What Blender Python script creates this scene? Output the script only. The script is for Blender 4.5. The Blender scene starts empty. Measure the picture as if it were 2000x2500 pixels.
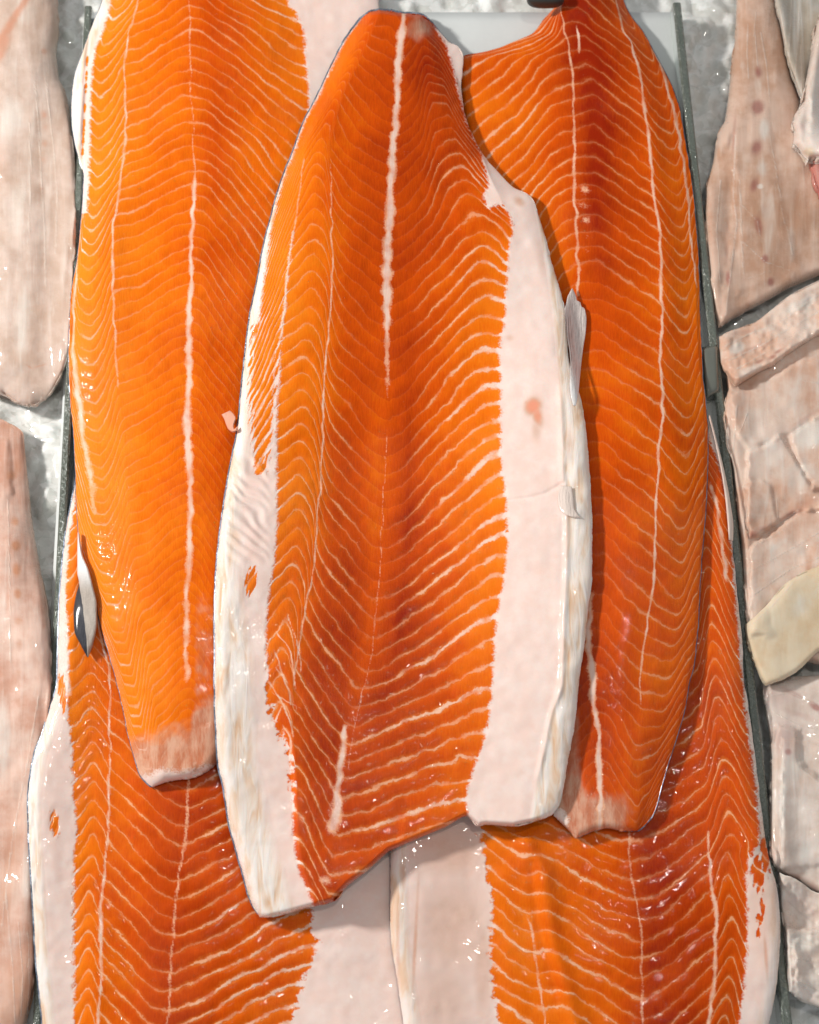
import bpy, math, random
import numpy as np
random.seed(4); np.random.seed(4)
S = bpy.context.scene
COL = S.collection

# ------------------------------------------------------------------ camera
PW, PH = 2000.0, 2500.0           # the photograph's own pixel frame, used to lay the counter out
TILT = math.radians(17.7)
T = 0.36                          # tan of half the vertical field of view
DIST = 1.0
cam_d = bpy.data.cameras.new('camera')
cam = bpy.data.objects.new('camera', cam_d); COL.objects.link(cam)
cam.location = (0, -DIST*math.sin(TILT), DIST*math.cos(TILT))
cam.rotation_euler = (TILT, 0, 0)
cam_d.sensor_fit = 'VERTICAL'; cam_d.sensor_height = 24.0
cam_d.lens = 12.0/T
cam_d.clip_start = 0.01; cam_d.clip_end = 50
cam_d.dof.use_dof = True; cam_d.dof.focus_distance = 0.96; cam_d.dof.aperture_fstop = 5.0
S.camera = cam
CAM = np.array(cam.location); FW = np.array((0, math.sin(TILT), -math.cos(TILT)))
UP = np.array((0, math.cos(TILT), math.sin(TILT))); RT = np.array((1., 0, 0))

# ------------------------------------------------------------------ light and exposure
world = bpy.data.worlds.new('World'); S.world = world; world.use_nodes = True
bg = world.node_tree.nodes['Background']
bg.inputs['Color'].default_value = (0.93, 0.97, 1.0, 1); bg.inputs['Strength'].default_value = 0.34
def lamp(name, loc, target, power, size, color):
    l = bpy.data.lights.new(name, 'AREA'); l.shape = 'DISK'; l.size = size; l.energy = power; l.color = color
    o = bpy.data.objects.new(name, l); COL.objects.link(o); o.location = loc
    import mathutils
    d = mathutils.Vector(target) - mathutils.Vector(loc)
    o.rotation_euler = d.to_track_quat('-Z', 'Y').to_euler()
    return o
lamp('counter_spot_lamp', (-1.22, 0.32, 1.05), (0, 0, 0), 23.0, 0.15, (1.0, 0.97, 0.92))
lamp('ceiling_spot_lamp', (0.20, 0.05, 1.75), (0, 0, 0), 3.4, 0.06, (1.0, 0.95, 0.86))
S.view_settings.view_transform = 'Standard'; S.view_settings.look = 'None'
S.view_settings.exposure = 0.12; S.view_settings.gamma = 1.0; S.view_settings.use_curve_mapping = False
S.render.engine = 'CYCLES'
S.cycles.use_denoising = True
S.cycles.use_adaptive_sampling = False
S.cycles.max_bounces = 6; S.cycles.diffuse_bounces = 3; S.cycles.glossy_bounces = 3; S.cycles.transmission_bounces = 5
S.cycles.caustics_reflective = False; S.cycles.caustics_refractive = False

# ------------------------------------------------------------------ helpers: points, curves, tables
def at(px, py, z):
    px = np.asarray(px, float); py = np.asarray(py, float)
    tx = (px-1000)/1250*T; ty = (1250-py)/1250*T
    d = FW[None] + tx.reshape(-1, 1)*RT + ty.reshape(-1, 1)*UP
    k = (np.asarray(z, float).reshape(-1)-CAM[2])/d[:, 2]
    p = CAM + d*k[:, None]
    return p[:, 0], p[:, 1]
def pchip(xs, ys, x):
    xs = np.asarray(xs, float); ys = np.asarray(ys, float)
    if len(xs) == 1: return np.full(np.shape(x), ys[0])
    h = np.diff(xs); dl = np.diff(ys)/h
    m = np.zeros(len(xs))
    if len(xs) > 2:
        a, b = dl[:-1], dl[1:]
        w1 = 2*h[1:]+h[:-1]; w2 = h[1:]+2*h[:-1]
        ok = a*b > 0
        with np.errstate(divide='ignore', invalid='ignore'):
            hm = (w1+w2)/(w1/a+w2/b)
        m[1:-1] = np.where(ok, hm, 0)
    m[0] = dl[0]; m[-1] = dl[-1]
    x = np.clip(x, xs[0], xs[-1])
    i = np.clip(np.searchsorted(xs, x)-1, 0, len(xs)-2)
    t = (x-xs[i])/h[i]
    t2, t3 = t*t, t*t*t
    return (2*t3-3*t2+1)*ys[i]+(t3-2*t2+t)*h[i]*m[i]+(-2*t3+3*t2)*ys[i+1]+(t3-t2)*h[i]*m[i+1]
def resample(pts, n, spread=None):
    p = np.array(pts, float)
    d = np.r_[0, np.cumsum(np.hypot(*np.diff(p, axis=0).T))]
    d /= d[-1]
    q = np.linspace(0, 1, n) if spread is None else spread
    if len(p) < 3: return np.c_[np.interp(q, d, p[:, 0]), np.interp(q, d, p[:, 1])]
    return np.c_[pchip(d, p[:, 0], q), pchip(d, p[:, 1], q)]
def coons(L, R, Tp, Bt, nu, nv, wob=0.0):
    """patch between four outline curves -> px, py arrays [nv, nu] and u, v"""
    s = np.linspace(0, 1, nu); u = 0.65*s+0.35*(0.5-0.5*np.cos(np.pi*s))
    r = np.linspace(0, 1, nv); v = 0.9*r+0.1*(0.5-0.5*np.cos(np.pi*r))
    l = resample(L, nv, v); rr = resample(R, nv, v); t = resample(Tp, nu, u); b = resample(Bt, nu, u)
    if wob:
        def jig(c, n):
            w = np.convolve(np.random.randn(n+8), np.ones(5)/5, 'same')[4:-4]*wob+np.convolve(np.random.randn(n+60), np.ones(25)/9, 'same')[30:-30]*wob
            w[:3] = 0; w[-3:] = 0
            return w
        l[:, 0] += jig(l, nv); rr[:, 0] += jig(rr, nv); t[:, 1] += jig(t, nu); b[:, 1] += jig(b, nu)
    U, V = np.meshgrid(u, v)
    P = np.zeros((nv, nu, 2))
    for k in (0, 1):
        P[..., k] = ((1-U)*l[:, k][:, None]+U*rr[:, k][:, None]+(1-V)*t[:, k][None]+V*b[:, k][None]
                     - ((1-U)*(1-V)*t[0, k]+U*(1-V)*t[-1, k]+(1-U)*V*b[0, k]+U*V*b[-1, k]))
    return P[..., 0], P[..., 1], U, V
def guide(pts, py):
    p = np.array(sorted(pts), float)
    return pchip(p[:, 0], p[:, 1], py)
def table(rows, s, py, smooth=False):
    ks = sorted(rows)
    vals = []
    for k in ks:
        a = np.array(rows[k], float)
        vals.append(pchip(a[:, 0], a[:, 1], s) if smooth else np.interp(s, a[:, 0], a[:, 1]))
    out = vals[0].copy()
    for i in range(len(ks)-1):
        w = np.clip((py-ks[i])/(ks[i+1]-ks[i]), 0, 1)
        out = np.where(py >= ks[i], vals[i]*(1-w)+vals[i+1]*w, out)
    return out
def dist_poly(px, py, pts, closed=False):
    p = np.array(pts, float)
    n = len(p)
    best = np.full(px.shape, 1e9)
    for i in range(n if closed else n-1):
        a, b = p[i], p[(i+1) % n]
        ab = b-a; L2 = max((ab**2).sum(), 1e-9)
        t = np.clip(((px-a[0])*ab[0]+(py-a[1])*ab[1])/L2, 0, 1)
        best = np.minimum(best, np.hypot(px-a[0]-t*ab[0], py-a[1]-t*ab[1]))
    return best
def sd_poly(px, py, pts):
    """positive inside"""
    p = np.array(pts, float); n = len(p)
    ins = np.zeros(px.shape, bool)
    for i in range(n):
        a, b = p[i], p[(i+1) % n]
        if a[1] == b[1]: continue
        c = ((a[1] > py) != (b[1] > py)) & (px < (b[0]-a[0])*(py-a[1])/(b[1]-a[1])+a[0])
        ins ^= c
    d = dist_poly(px, py, pts, True)
    return np.where(ins, d, -d)
def sstep(a, b, x):
    t = np.clip((x-a)/(b-a), 0, 1); return t*t*(3-2*t)
def blob(px, py, cx, cy, rx, ry, ang=0):
    c, s = math.cos(math.radians(ang)), math.sin(math.radians(ang))
    x = (px-cx)*c+(py-cy)*s; y = -(px-cx)*s+(py-cy)*c
    return np.clip(1-np.sqrt((x/rx)**2+(y/ry)**2), 0, 1)
def smooth_noise(px, py, scale, seed):
    """value noise in layout space, 0..1"""
    r = np.random.RandomState(seed); G = r.rand(256, 256)
    x = px/scale+500; y = py/scale+500
    i, j = np.floor(x).astype(int), np.floor(y).astype(int); fx, fy = x-i, y-j
    fx = fx*fx*(3-2*fx); fy = fy*fy*(3-2*fy)
    g = lambda a, b: G[a % 256, b % 256]
    return (g(i, j)*(1-fx)+g(i+1, j)*fx)*(1-fy)+(g(i, j+1)*(1-fx)+g(i+1, j+1)*fx)*fy

# ------------------------------------------------------------------ what already lies on the counter (so that the next piece drapes over it)
CELL = 0.002; X0, Y0 = -0.50, -0.56; NX, NY = 500, 560
HF = np.zeros((NY, NX))
def hf_add(x, y, z):
    i = np.clip(((y-Y0)/CELL).astype(int), 0, NY-1); j = np.clip(((x-X0)/CELL).astype(int), 0, NX-1)
    np.maximum.at(HF, (i.ravel(), j.ravel()), z.ravel())
def drape(r, sig):
    n = max(1, int(r/CELL)); a = HF.copy()
    for ax in (0, 1):
        b = a.copy()
        for k in range(-n, n+1): b = np.maximum(b, np.roll(a, k, ax))
        a = b
    def g(a, s):
        k = np.arange(-int(3*s)-1, int(3*s)+2); w = np.exp(-k*k/(2*s*s)); w /= w.sum()
        for ax in (0, 1):
            p = np.pad(a, [(len(k)//2,)*2 if q == ax else (0, 0) for q in (0, 1)], 'edge')
            a = np.apply_along_axis(lambda c: np.convolve(c, w, 'valid'), ax, p)
        return a
    a = g(a, sig/CELL)
    return np.maximum(a, g(HF, 1.0)+0.0003)
def samp(F, x, y):
    fx = np.clip((x-X0)/CELL-0.5, 0, NX-1.001); fy = np.clip((y-Y0)/CELL-0.5, 0, NY-1.001)
    j, i = fx.astype(int), fy.astype(int); a, b = fx-j, fy-i
    return (F[i, j]*(1-a)+F[i, j+1]*a)*(1-b)+(F[i+1, j]*(1-a)+F[i+1, j+1]*a)*b

# ------------------------------------------------------------------ helpers: objects
def tag(o, label=None, cat=None, group=None, kind=None):
    if label: o['label'] = label
    if cat: o['category'] = cat
    if group: o['group'] = group
    if kind: o['kind'] = kind
    return o
def empty(name, loc, label, cat, group=None):
    o = bpy.data.objects.new(name, None); COL.objects.link(o); o.location = loc; o.empty_display_size = 0.02
    return tag(o, label, cat, group)
def mesh_obj(name, verts, faces, mat, parent=None, smooth=True):
    me = bpy.data.meshes.new(name)
    v = np.asarray(verts, float)
    if parent is not None: v = v-np.array(parent.location)
    f = np.asarray(faces, np.int32) if not isinstance(faces, list) else faces
    if isinstance(f, np.ndarray):
        me.vertices.add(len(v)); me.vertices.foreach_set('co', v.ravel())
        me.loops.add(f.size); me.loops.foreach_set('vertex_index', f.ravel())
        me.polygons.add(len(f)); me.polygons.foreach_set('loop_start', np.arange(0, f.size, f.shape[1], dtype=np.int32))
        me.update(calc_edges=True); me.validate()
    else:
        me.from_pydata([tuple(q) for q in v], [], f)
    me.polygons.foreach_set('use_smooth', np.full(len(me.polygons), smooth))
    me.materials.append(mat)
    o = bpy.data.objects.new(name, me); COL.objects.link(o)
    if parent is not None: o.parent = parent
    return o
def attr(o, name, data, kind='FLOAT'):
    a = o.data.attributes.new(name, kind, 'POINT')
    key = {'FLOAT': 'value', 'FLOAT_VECTOR': 'vector', 'FLOAT_COLOR': 'color'}[kind]
    a.data.foreach_set(key, np.ascontiguousarray(data, dtype=np.float32).ravel())
def grid_faces(nv, nu, off=0, flip=False):
    i = np.arange(nv*nu).reshape(nv, nu)
    q = np.stack([i[:-1, :-1], i[1:, :-1], i[1:, 1:], i[:-1, 1:]], -1).reshape(-1, 4)+off
    return q[:, ::-1] if flip else q
def ring_idx(nv, nu):
    i = np.arange(nv*nu).reshape(nv, nu)
    return np.r_[i[0, :-1], i[:-1, -1], i[-1, :0:-1], i[:0:-1, 0]]
def slab(name, px, py, thick, base_field, mat, parent=None, lift=0.0, under=0.0, bury=None):
    """solid sheet: the top sits `thick` above the draped base, walls go down to it, the underside closes it.
    Returns object, and the per-vertex layout coordinates (top, wall ring, underside)"""
    nv, nu = px.shape
    x0, y0 = px.ravel(), py.ravel()
    z = np.full(x0.shape, 0.02)
    for _ in range(7):
        X, Y = at(x0, y0, z)
        b = samp(base_field, X, Y)
        z = b+lift+thick.ravel()
    X, Y = at(x0, y0, z)
    b = samp(base_field, X, Y)+lift
    top = np.c_[X, Y, z]
    bot = np.c_[X, Y, np.minimum(b+under, z-0.0004)]
    n = nv*nu
    r = ring_idx(nv, nu)
    cx, cy = X.mean(), Y.mean()
    nseg = 3
    verts = [top]; faces = [grid_faces(nv, nu)]
    prev = r; off = n; src = [np.arange(n)]
    for k in range(1, nseg):
        w = k/nseg
        ring = top[r]*(1-w)+bot[r]*w
        verts.append(ring); idx = np.arange(len(r))+off; off += len(r); src.append(r)
        faces.append(np.stack([prev, np.roll(prev, -1), np.roll(idx, -1), idx], -1)); prev = idx
    verts.append(bot); src.append(np.arange(n))
    idx = r+off
    faces.append(np.stack([prev, np.roll(prev, -1), np.roll(idx, -1), idx], -1))
    faces.append(grid_faces(nv, nu, off, True))
    o = mesh_obj(name, np.concatenate(verts), np.concatenate(faces), mat, parent)
    src = np.concatenate(src)
    flat = np.c_[x0[src]/1000, y0[src]/1000, np.zeros(len(src))]
    attr(o, 'flat', flat, 'FLOAT_VECTOR')
    return o, src, (X.reshape(nv, nu), Y.reshape(nv, nu), z.reshape(nv, nu), b.reshape(nv, nu))

# ------------------------------------------------------------------ helpers: nodes
class N:
    def __init__(s, name):
        s.m = bpy.data.materials.new(name); s.m.use_nodes = True; s.t = s.m.node_tree
        s.p = s.t.nodes['Principled BSDF']
    def new(s, typ, **kw):
        n = s.t.nodes.new(typ)
        for k, v in kw.items(): setattr(n, k, v)
        return n
    def put(s, sock, v):
        if v is None: return
        if isinstance(v, bpy.types.NodeSocket): s.t.links.new(v, sock)
        elif isinstance(v, (tuple, list)) and sock.type == 'RGBA' and len(v) == 3: sock.default_value = (*v, 1)
        else: sock.default_value = v
    def math(s, op, a, b=None, c=None, clamp=False):
        n = s.new('ShaderNodeMath', operation=op, use_clamp=clamp)
        for i, v in enumerate((a, b, c)): s.put(n.inputs[i], v)
        return n.outputs[0]
    def add(s, a, b): return s.math('ADD', a, b)
    def mul(s, a, b): return s.math('MULTIPLY', a, b)
    def sub(s, a, b): return s.math('SUBTRACT', a, b)
    def att(s, name, out='Fac'):
        n = s.new('ShaderNodeAttribute', attribute_type='GEOMETRY', attribute_name=name)
        return n if out is None else n.outputs[out]
    def noise(s, vec, scale, detail=2.0, rough=0.5, stretch=None, rot=0.0, dist=0.0):
        if stretch or rot:
            mp = s.new('ShaderNodeMapping'); s.put(mp.inputs['Vector'], vec)
            mp.inputs['Rotation'].default_value = (0, 0, math.radians(rot))
            if stretch: mp.inputs['Scale'].default_value = (*stretch, 1)
            vec = mp.outputs[0]
        n = s.new('ShaderNodeTexNoise'); s.put(n.inputs['Vector'], vec)
        n.inputs['Scale'].default_value = scale; n.inputs['Detail'].default_value = detail
        n.inputs['Roughness'].default_value = rough; n.inputs['Distortion'].default_value = dist
        return n.outputs['Fac']
    def rng(s, v, a, b, c=0.0, d=1.0, smooth=True):
        n = s.new('ShaderNodeMapRange', interpolation_type='SMOOTHSTEP' if smooth else 'LINEAR')
        for i, q in enumerate((v, a, b, c, d)): s.put(n.inputs[i], q)
        return n.outputs[0]
    def mix(s, f, a, b):
        n = s.new('ShaderNodeMix', data_type='RGBA'); s.put(n.inputs['Factor'], f)
        s.put(n.inputs[6], a); s.put(n.inputs[7], b)
        return n.outputs[2]
    def ramp(s, v, stops):
        n = s.new('ShaderNodeValToRGB'); s.put(n.inputs[0], v)
        e = n.color_ramp.elements
        while len(e) < len(stops): e.new(0.5)
        for q, (p, c) in zip(e, stops): q.position = p; q.color = (*c, 1)
        return n.outputs[0]
    def bump(s, h, dist, strength=1.0, normal=None):
        n = s.new('ShaderNodeBump'); s.put(n.inputs['Height'], h); n.inputs['Distance'].default_value = dist
        s.put(n.inputs['Strength'], strength)
        if normal is not None: s.put(n.inputs['Normal'], normal)
        return n.outputs[0]
    def wet_film(s, fl, patch, base):
        """height of a water film: tiny beads and short ripples inside the wet patches, nearly smooth elsewhere"""
        out = s.mul(base, 0.14)
        for sc, keep, amp, st in ((92, 0.42, 0.75, (1.0, 1.5)), (165, 0.75, 0.5, (1.2, 1.0))):
            mp = s.new('ShaderNodeMapping'); s.put(mp.inputs['Vector'], fl); mp.inputs['Scale'].default_value = (*st, 1)
            wob = s.new('ShaderNodeTexNoise'); s.put(wob.inputs['Vector'], mp.outputs[0]); wob.inputs['Scale'].default_value = sc*0.7
            mx = s.new('ShaderNodeVectorMath', operation='MULTIPLY_ADD'); s.put(mx.inputs[0], wob.outputs['Color']); mx.inputs[1].default_value = (0.9/sc,)*3; s.put(mx.inputs[2], mp.outputs[0])
            v = s.new('ShaderNodeTexVoronoi', feature='F1', voronoi_dimensions='2D'); s.put(v.inputs['Vector'], mx.outputs[0]); v.inputs['Scale'].default_value = sc
            sep = s.new('ShaderNodeSeparateColor'); s.put(sep.inputs[0], v.outputs['Color'])
            on = s.math('LESS_THAN', sep.outputs[0], s.mul(patch, keep))
            dome = s.rng(v.outputs['Distance'], 0.42, 0.0)
            out = s.add(out, s.mul(s.mul(dome, on), amp))
        return out
    def set(s, **kw):
        for k, v in kw.items(): s.put(s.p.inputs[k.replace('_', ' ')], v)
        return s.m

# ------------------------------------------------------------------ materials
def salmon_material():
    n = N('salmon_flesh'); fl = n.att('flat', 'Vector')
    a = n.att('shape', None); sep = n.new('ShaderNodeSeparateColor'); n.put(sep.inputs[0], a.outputs['Color'])
    LS, LW, tone, pink = sep.outputs[0], sep.outputs[1], sep.outputs[2], a.outputs['Alpha']
    b = n.att('shape_more', None); sep2 = n.new('ShaderNodeSeparateColor'); n.put(sep2.inputs[0], b.outputs['Color'])
    cream, rag, wet, blush = sep2.outputs[0], sep2.outputs[1], sep2.outputs[2], b.outputs['Alpha']
    phase, fat, seam = n.att('phase'), n.att('fat'), n.att('seam')
    nb = n.noise(fl, 9, 3); nm = n.noise(fl, 45, 3); nf = n.noise(fl, 190, 2, 0.6); nm2 = n.noise(fl, 23, 3)
    nfib = n.noise(fl, 60, 3, 0.6, stretch=(4.5, 0.7), rot=8)
    ph = n.add(n.add(n.add(phase, n.mul(n.sub(nm, 0.5), 0.34)), n.mul(n.sub(nf, 0.5), 0.18)), n.mul(n.sub(nm2, 0.5), 0.30))
    f = n.math('FRACT', ph); d = n.math('MINIMUM', f, n.sub(1.0, f))
    wn = n.new('ShaderNodeTexWhiteNoise', noise_dimensions='1D'); n.put(wn.inputs['W'], n.math('FLOOR', n.add(ph, 0.5)))
    LS = n.mul(LS, n.rng(wn.outputs['Value'], 0.0, 0.8, 0.55, 1.1)); LW = n.mul(LW, n.rng(wn.outputs['Value'], 0.1, 1.0, 0.75, 1.2))
    hw = n.mul(LW, n.rng(n.noise(fl, 31, 3, 0.6), 0.28, 0.72, 0.22, 0.80))
    brk = n.rng(n.noise(fl, 18, 4, 0.6), 0.34, 0.60, 0.22, 1.0)
    ls = n.math('MULTIPLY', LS, brk, clamp=True)
    line = n.mul(ls, n.rng(d, n.mul(hw, 0.45), n.add(n.mul(hw, 1.2), 0.038), 1.0, 0.0))
    halo = n.mul(ls, n.rng(d, n.mul(hw, 0.8), n.add(hw, 0.24), 0.55, 0.0))
    sm = n.mul(n.rng(n.add(seam, n.add(n.mul(n.sub(nf, 0.5), 0.9), n.mul(n.sub(nm, 0.5), 0.7))), 0.18, 0.72), n.rng(nm2, 0.3, 0.6, 0.6, 1.0))
    ft0 = n.add(fat, n.mul(n.sub(nm, 0.5), rag))
    ft0 = n.add(n.add(ft0, n.mul(n.sub(nf, 0.5), 16.0)), n.mul(line, 12.0))
    ft = n.rng(ft0, -5.0, 5.0)
    tn = n.add(n.add(tone, n.mul(n.sub(nb, 0.5), 0.55)), n.add(n.mul(n.sub(nfib, 0.5), 0.30), n.mul(n.sub(f, 0.5), 0.14)))
    flesh = n.ramp(tn, [(0.0, (0.87, 0.230, 0.010)), (0.28, (0.81, 0.158, 0.003)), (0.55, (0.65, 0.080, 0.001)), (1.0, (0.31, 0.017, 0.001))])
    flesh = n.mix(halo, flesh, (0.85, 0.25, 0.035))
    meat = n.mix(n.rng(n.add(n.noise(fl, 20, 4, 0.6, stretch=(2.2, 0.6)), n.mul(nfib, 0.3)), 0.50, 0.80), (0.54, 0.20, 0.11), (0.68, 0.40, 0.28))
    flesh = n.mix(n.math('MULTIPLY', n.rng(n.add(pink, n.mul(n.sub(nm2, 0.5), 0.7)), 0.25, 0.7), 0.9), flesh, meat)
    lcol = n.mix(n.rng(LW, 0.08, 0.25), (0.89, 0.43, 0.23), (0.89, 0.60, 0.47))
    c = n.mix(line, flesh, lcol)
    c = n.mix(n.mul(sm, 0.82), c, n.mix(n.rng(n.add(seam, n.mul(n.sub(nm2, 0.5), 0.6)), 0.55, 1.0), (0.89, 0.47, 0.28), (0.90, 0.70, 0.59)))
    nstr = n.noise(fl, 22, 3, 0.55, stretch=(2.0, 0.36), rot=-4, dist=0.7)
    nfat = n.noise(fl, 20, 4, 0.62)
    fatc = n.mix(n.rng(nfat, 0.35, 0.7), (0.86, 0.645, 0.57), (0.88, 0.71, 0.645))
    fatc = n.mix(n.mul(n.rng(n.noise(fl, 24, 3), 0.56, 0.80), 0.30), fatc, (0.84, 0.54, 0.42))
    crm = n.ramp(nstr, [(0.30, (0.74, 0.48, 0.31)), (0.42, (0.82, 0.64, 0.51)), (0.50, (0.86, 0.74, 0.65)), (0.62, (0.88, 0.80, 0.75))])
    fatc = n.mix(cream, fatc, crm)
    fatc = n.mix(n.mul(n.rng(n.mul(blush, n.add(0.3, n.mul(nfat, 1.4))), 0.0, 0.8), 0.85), fatc, n.mix(n.rng(blush, 0.35, 0.9), (0.62, 0.33, 0.20), (0.78, 0.25, 0.13)))
    c = n.mix(ft, c, fatc)
    # wet surface: soft muscle relief, and a film of water with fine ripples
    bare = n.sub(1.0, ft)
    hgt = n.mul(bare, n.add(n.mul(line, 0.5), n.add(n.mul(nm, 0.6), n.mul(nfib, 0.3))))
    hgt = n.add(hgt, n.mul(ft, n.add(n.mul(n.mul(nstr, cream), 1.3), n.mul(n.noise(fl, 7, 3, 0.5, dist=0.8), 1.9))))
    nrm = n.bump(hgt, 0.0013, 0.5)
    patch = n.rng(n.add(n.noise(fl, 6, 4, 0.6), n.mul(n.sub(wet, 0.5), 0.9)), 0.40, 0.66)
    rip = n.bump(n.wet_film(fl, n.mul(n.add(n.mul(patch, 0.9), 0.07), n.rng(wet, 0.55, 1.0, 0.85, 1.7)), n.add(hgt, n.mul(n.noise(fl, 70, 2, stretch=(1.25, 0.8)), n.mul(patch, n.rng(wet, 0.9, 1.0, 0.15, 2.6))))), 0.0014, 1.0)
    return n.set(Base_Color=c, Roughness=0.5, Normal=nrm, Specular_IOR_Level=0.04,
                 Coat_Weight=n.add(n.add(0.12, n.mul(patch, 0.60)), n.mul(ft, 0.2)), Coat_Roughness=0.045, Coat_IOR=1.36, Coat_Normal=rip,
                 Subsurface_Weight=0.12, Subsurface_Radius=(1.0, 0.35, 0.2), Subsurface_Scale=0.003)
def pale_material(name, c1, c2, streak, rot, red=(0.42, 0.16, 0.11), stretch=(2.2, 0.5), relief=0.5, line=(0.72, 0.62, 0.54)):
    n = N(name); fl = n.att('flat', 'Vector')
    a = n.att('marks', None); sep = n.new('ShaderNodeSeparateColor'); n.put(sep.inputs[0], a.outputs['Color'])
    rd, wh, sm = sep.outputs[0], sep.outputs[1], sep.outputs[2]
    yel = a.outputs['Alpha']
    nb = n.noise(fl, 5, 4, 0.55); nm = n.noise(fl, 28, 4, 0.6); nf = n.noise(fl, 150, 3, 0.6)
    ns = n.noise(fl, 13, 3, 0.5, stretch=stretch, rot=rot, dist=0.4)
    ns2 = n.noise(fl, 52, 4, 0.65, stretch=stretch, rot=rot+3, dist=0.6)
    c = n.mix(n.rng(n.add(nb, n.mul(n.sub(nm, 0.5), 0.5)), 0.32, 0.68), c1, c2)
    c = n.mix(n.mul(n.rng(ns2, 0.54, 0.72), 0.12), c, tuple(min(0.86, q*1.22+0.05) for q in streak))
    c = n.mix(n.mul(n.rng(ns2, 0.44, 0.28), 0.06), c, tuple(q*0.8 for q in c1))
    c = n.mix(n.mul(n.rng(ns, 0.48, 0.76), 0.5), c, streak)
    c = n.mix(n.mul(n.rng(ns, 0.46, 0.24), 0.18), c, tuple(q*0.78 for q in c1))
    c = n.mix(n.mul(n.rng(n.add(wh, n.mul(n.sub(ns, 0.5), 1.1)), 0.15, 0.95), 0.6), c, (0.80, 0.76, 0.70))
    c = n.mix(n.mul(n.rng(n.add(yel, n.mul(n.sub(nm, 0.5), 0.5)), 0.2, 0.8), 0.8), c, (0.66, 0.52, 0.30))
    c = n.mix(n.mul(n.rng(n.mul(rd, n.add(0.0, n.mul(nm, 2.0))), 0.0, 1.0), 0.68), c, red)
    s = n.mul(n.rng(n.add(sm, n.mul(n.sub(nf, 0.5), 0.9)), 0.25, 0.9), n.rng(nm, 0.35, 0.65, 0.35, 1.0))
    c = n.mix(n.mul(s, 0.6), c, line)
    h = n.add(n.add(n.mul(ns, 0.8), n.add(n.mul(nb, 2.2), n.mul(ns2, 0.05))), n.mul(s, 0.3))
    nrm = n.bump(h, 0.002, relief)
    patch = n.rng(n.noise(fl, 6, 3), 0.46, 0.66)
    rip = n.bump(n.wet_film(fl, n.add(n.mul(patch, 0.9), 0.08), n.add(h, n.mul(n.noise(fl, 60, 2), patch))), 0.0015, 1.0)
    return n.set(Base_Color=c, Roughness=0.45, Normal=nrm, Specular_IOR_Level=0.06, Coat_Weight=n.add(0.4, n.mul(patch, 0.6)),
                 Coat_Roughness=0.06, Coat_IOR=1.38, Coat_Normal=rip,
                 Subsurface_Weight=0.35, Subsurface_Radius=(1.0, 0.6, 0.45), Subsurface_Scale=0.004)
def skin_material():
    n = N('silver_skin'); fl = n.att('flat', 'Vector')
    k = n.noise(fl, 40, 4, 0.6)
    c = n.ramp(k, [(0.3, (0.03, 0.04, 0.06)), (0.5, (0.16, 0.20, 0.27)), (0.7, (0.42, 0.48, 0.56))])
    return n.set(Base_Color=c, Roughness=0.25, Metallic=0.2, Normal=n.bump(n.noise(fl, 160, 2), 0.001, 0.5), Coat_Weight=0.6, Coat_Roughness=0.08)
def ice_material():
    n = N('crushed_ice'); tc = n.new('ShaderNodeTexCoord').outputs['Object']
    a = n.noise(tc, 45, 4, 0.6); g = n.noise(tc, 130, 4, 0.65, dist=0.8)
    h = n.mul(a, 0.5); tint = None
    for sc, k in ((75, 70.0), (150, 80.0)):
        wob = n.new('ShaderNodeTexNoise'); n.put(wob.inputs['Vector'], tc); wob.inputs['Scale'].default_value = sc*0.8
        mv = n.new('ShaderNodeVectorMath', operation='MULTIPLY_ADD'); n.put(mv.inputs[0], wob.outputs['Color']); mv.inputs[1].default_value = (0.6/sc,)*3; n.put(mv.inputs[2], tc)
        v = n.new('ShaderNodeTexVoronoi', feature='F1'); n.put(v.inputs['Vector'], mv.outputs[0]); v.inputs['Scale'].default_value = sc
        df = n.new('ShaderNodeVectorMath', operation='SUBTRACT'); n.put(df.inputs[0], mv.outputs[0]); n.put(df.inputs[1], v.outputs['Position'])
        cc = n.new('ShaderNodeVectorMath', operation='SUBTRACT'); n.put(cc.inputs[0], v.outputs['Color']); cc.inputs[1].default_value = (0.5, 0.5, 0.5)
        dt = n.new('ShaderNodeVectorMath', operation='DOT_PRODUCT'); n.put(dt.inputs[0], df.outputs[0]); n.put(dt.inputs[1], cc.outputs[0])
        h = n.add(h, n.mul(dt.outputs['Value'], k))
        sep = n.new('ShaderNodeSeparateColor'); n.put(sep.inputs[0], v.outputs['Color'])
        tint = sep.outputs[0] if tint is None else n.mul(n.add(tint, sep.outputs[1]), 0.5)
    c = n.mix(n.rng(n.add(n.mul(tint, 0.6), n.mul(a, 0.5)), 0.25, 0.85), (0.60, 0.60, 0.56), (0.88, 0.88, 0.86))
    c = n.mix(n.mul(n.rng(g, 0.56, 0.70), 0.6), c, (0.90, 0.91, 0.90))
    return n.set(Base_Color=c, Roughness=0.3, Normal=n.bump(h, 0.0022, 0.35), IOR=1.31, Coat_Weight=0.9, Coat_Roughness=0.05, Coat_Normal=n.bump(h, 0.0022, 0.8),
                 Subsurface_Weight=0.4, Subsurface_Radius=(0.8, 1.0, 1.0), Subsurface_Scale=0.006)
def plain(name, col, rough=0.4, bscale=80, bdist=0.0005, var=0.12, **kw):
    n = N(name); tc = n.new('ShaderNodeTexCoord').outputs['Object']
    k = n.noise(tc, 14, 4, 0.6)
    c = n.mix(n.rng(k, 0.3, 0.7), tuple(q*(1-var) for q in col), tuple(min(1, q*(1+var)) for q in col))
    return n.set(Base_Color=c, Roughness=rough, Normal=n.bump(n.noise(tc, bscale, 3), bdist, 0.5), **kw)
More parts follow.
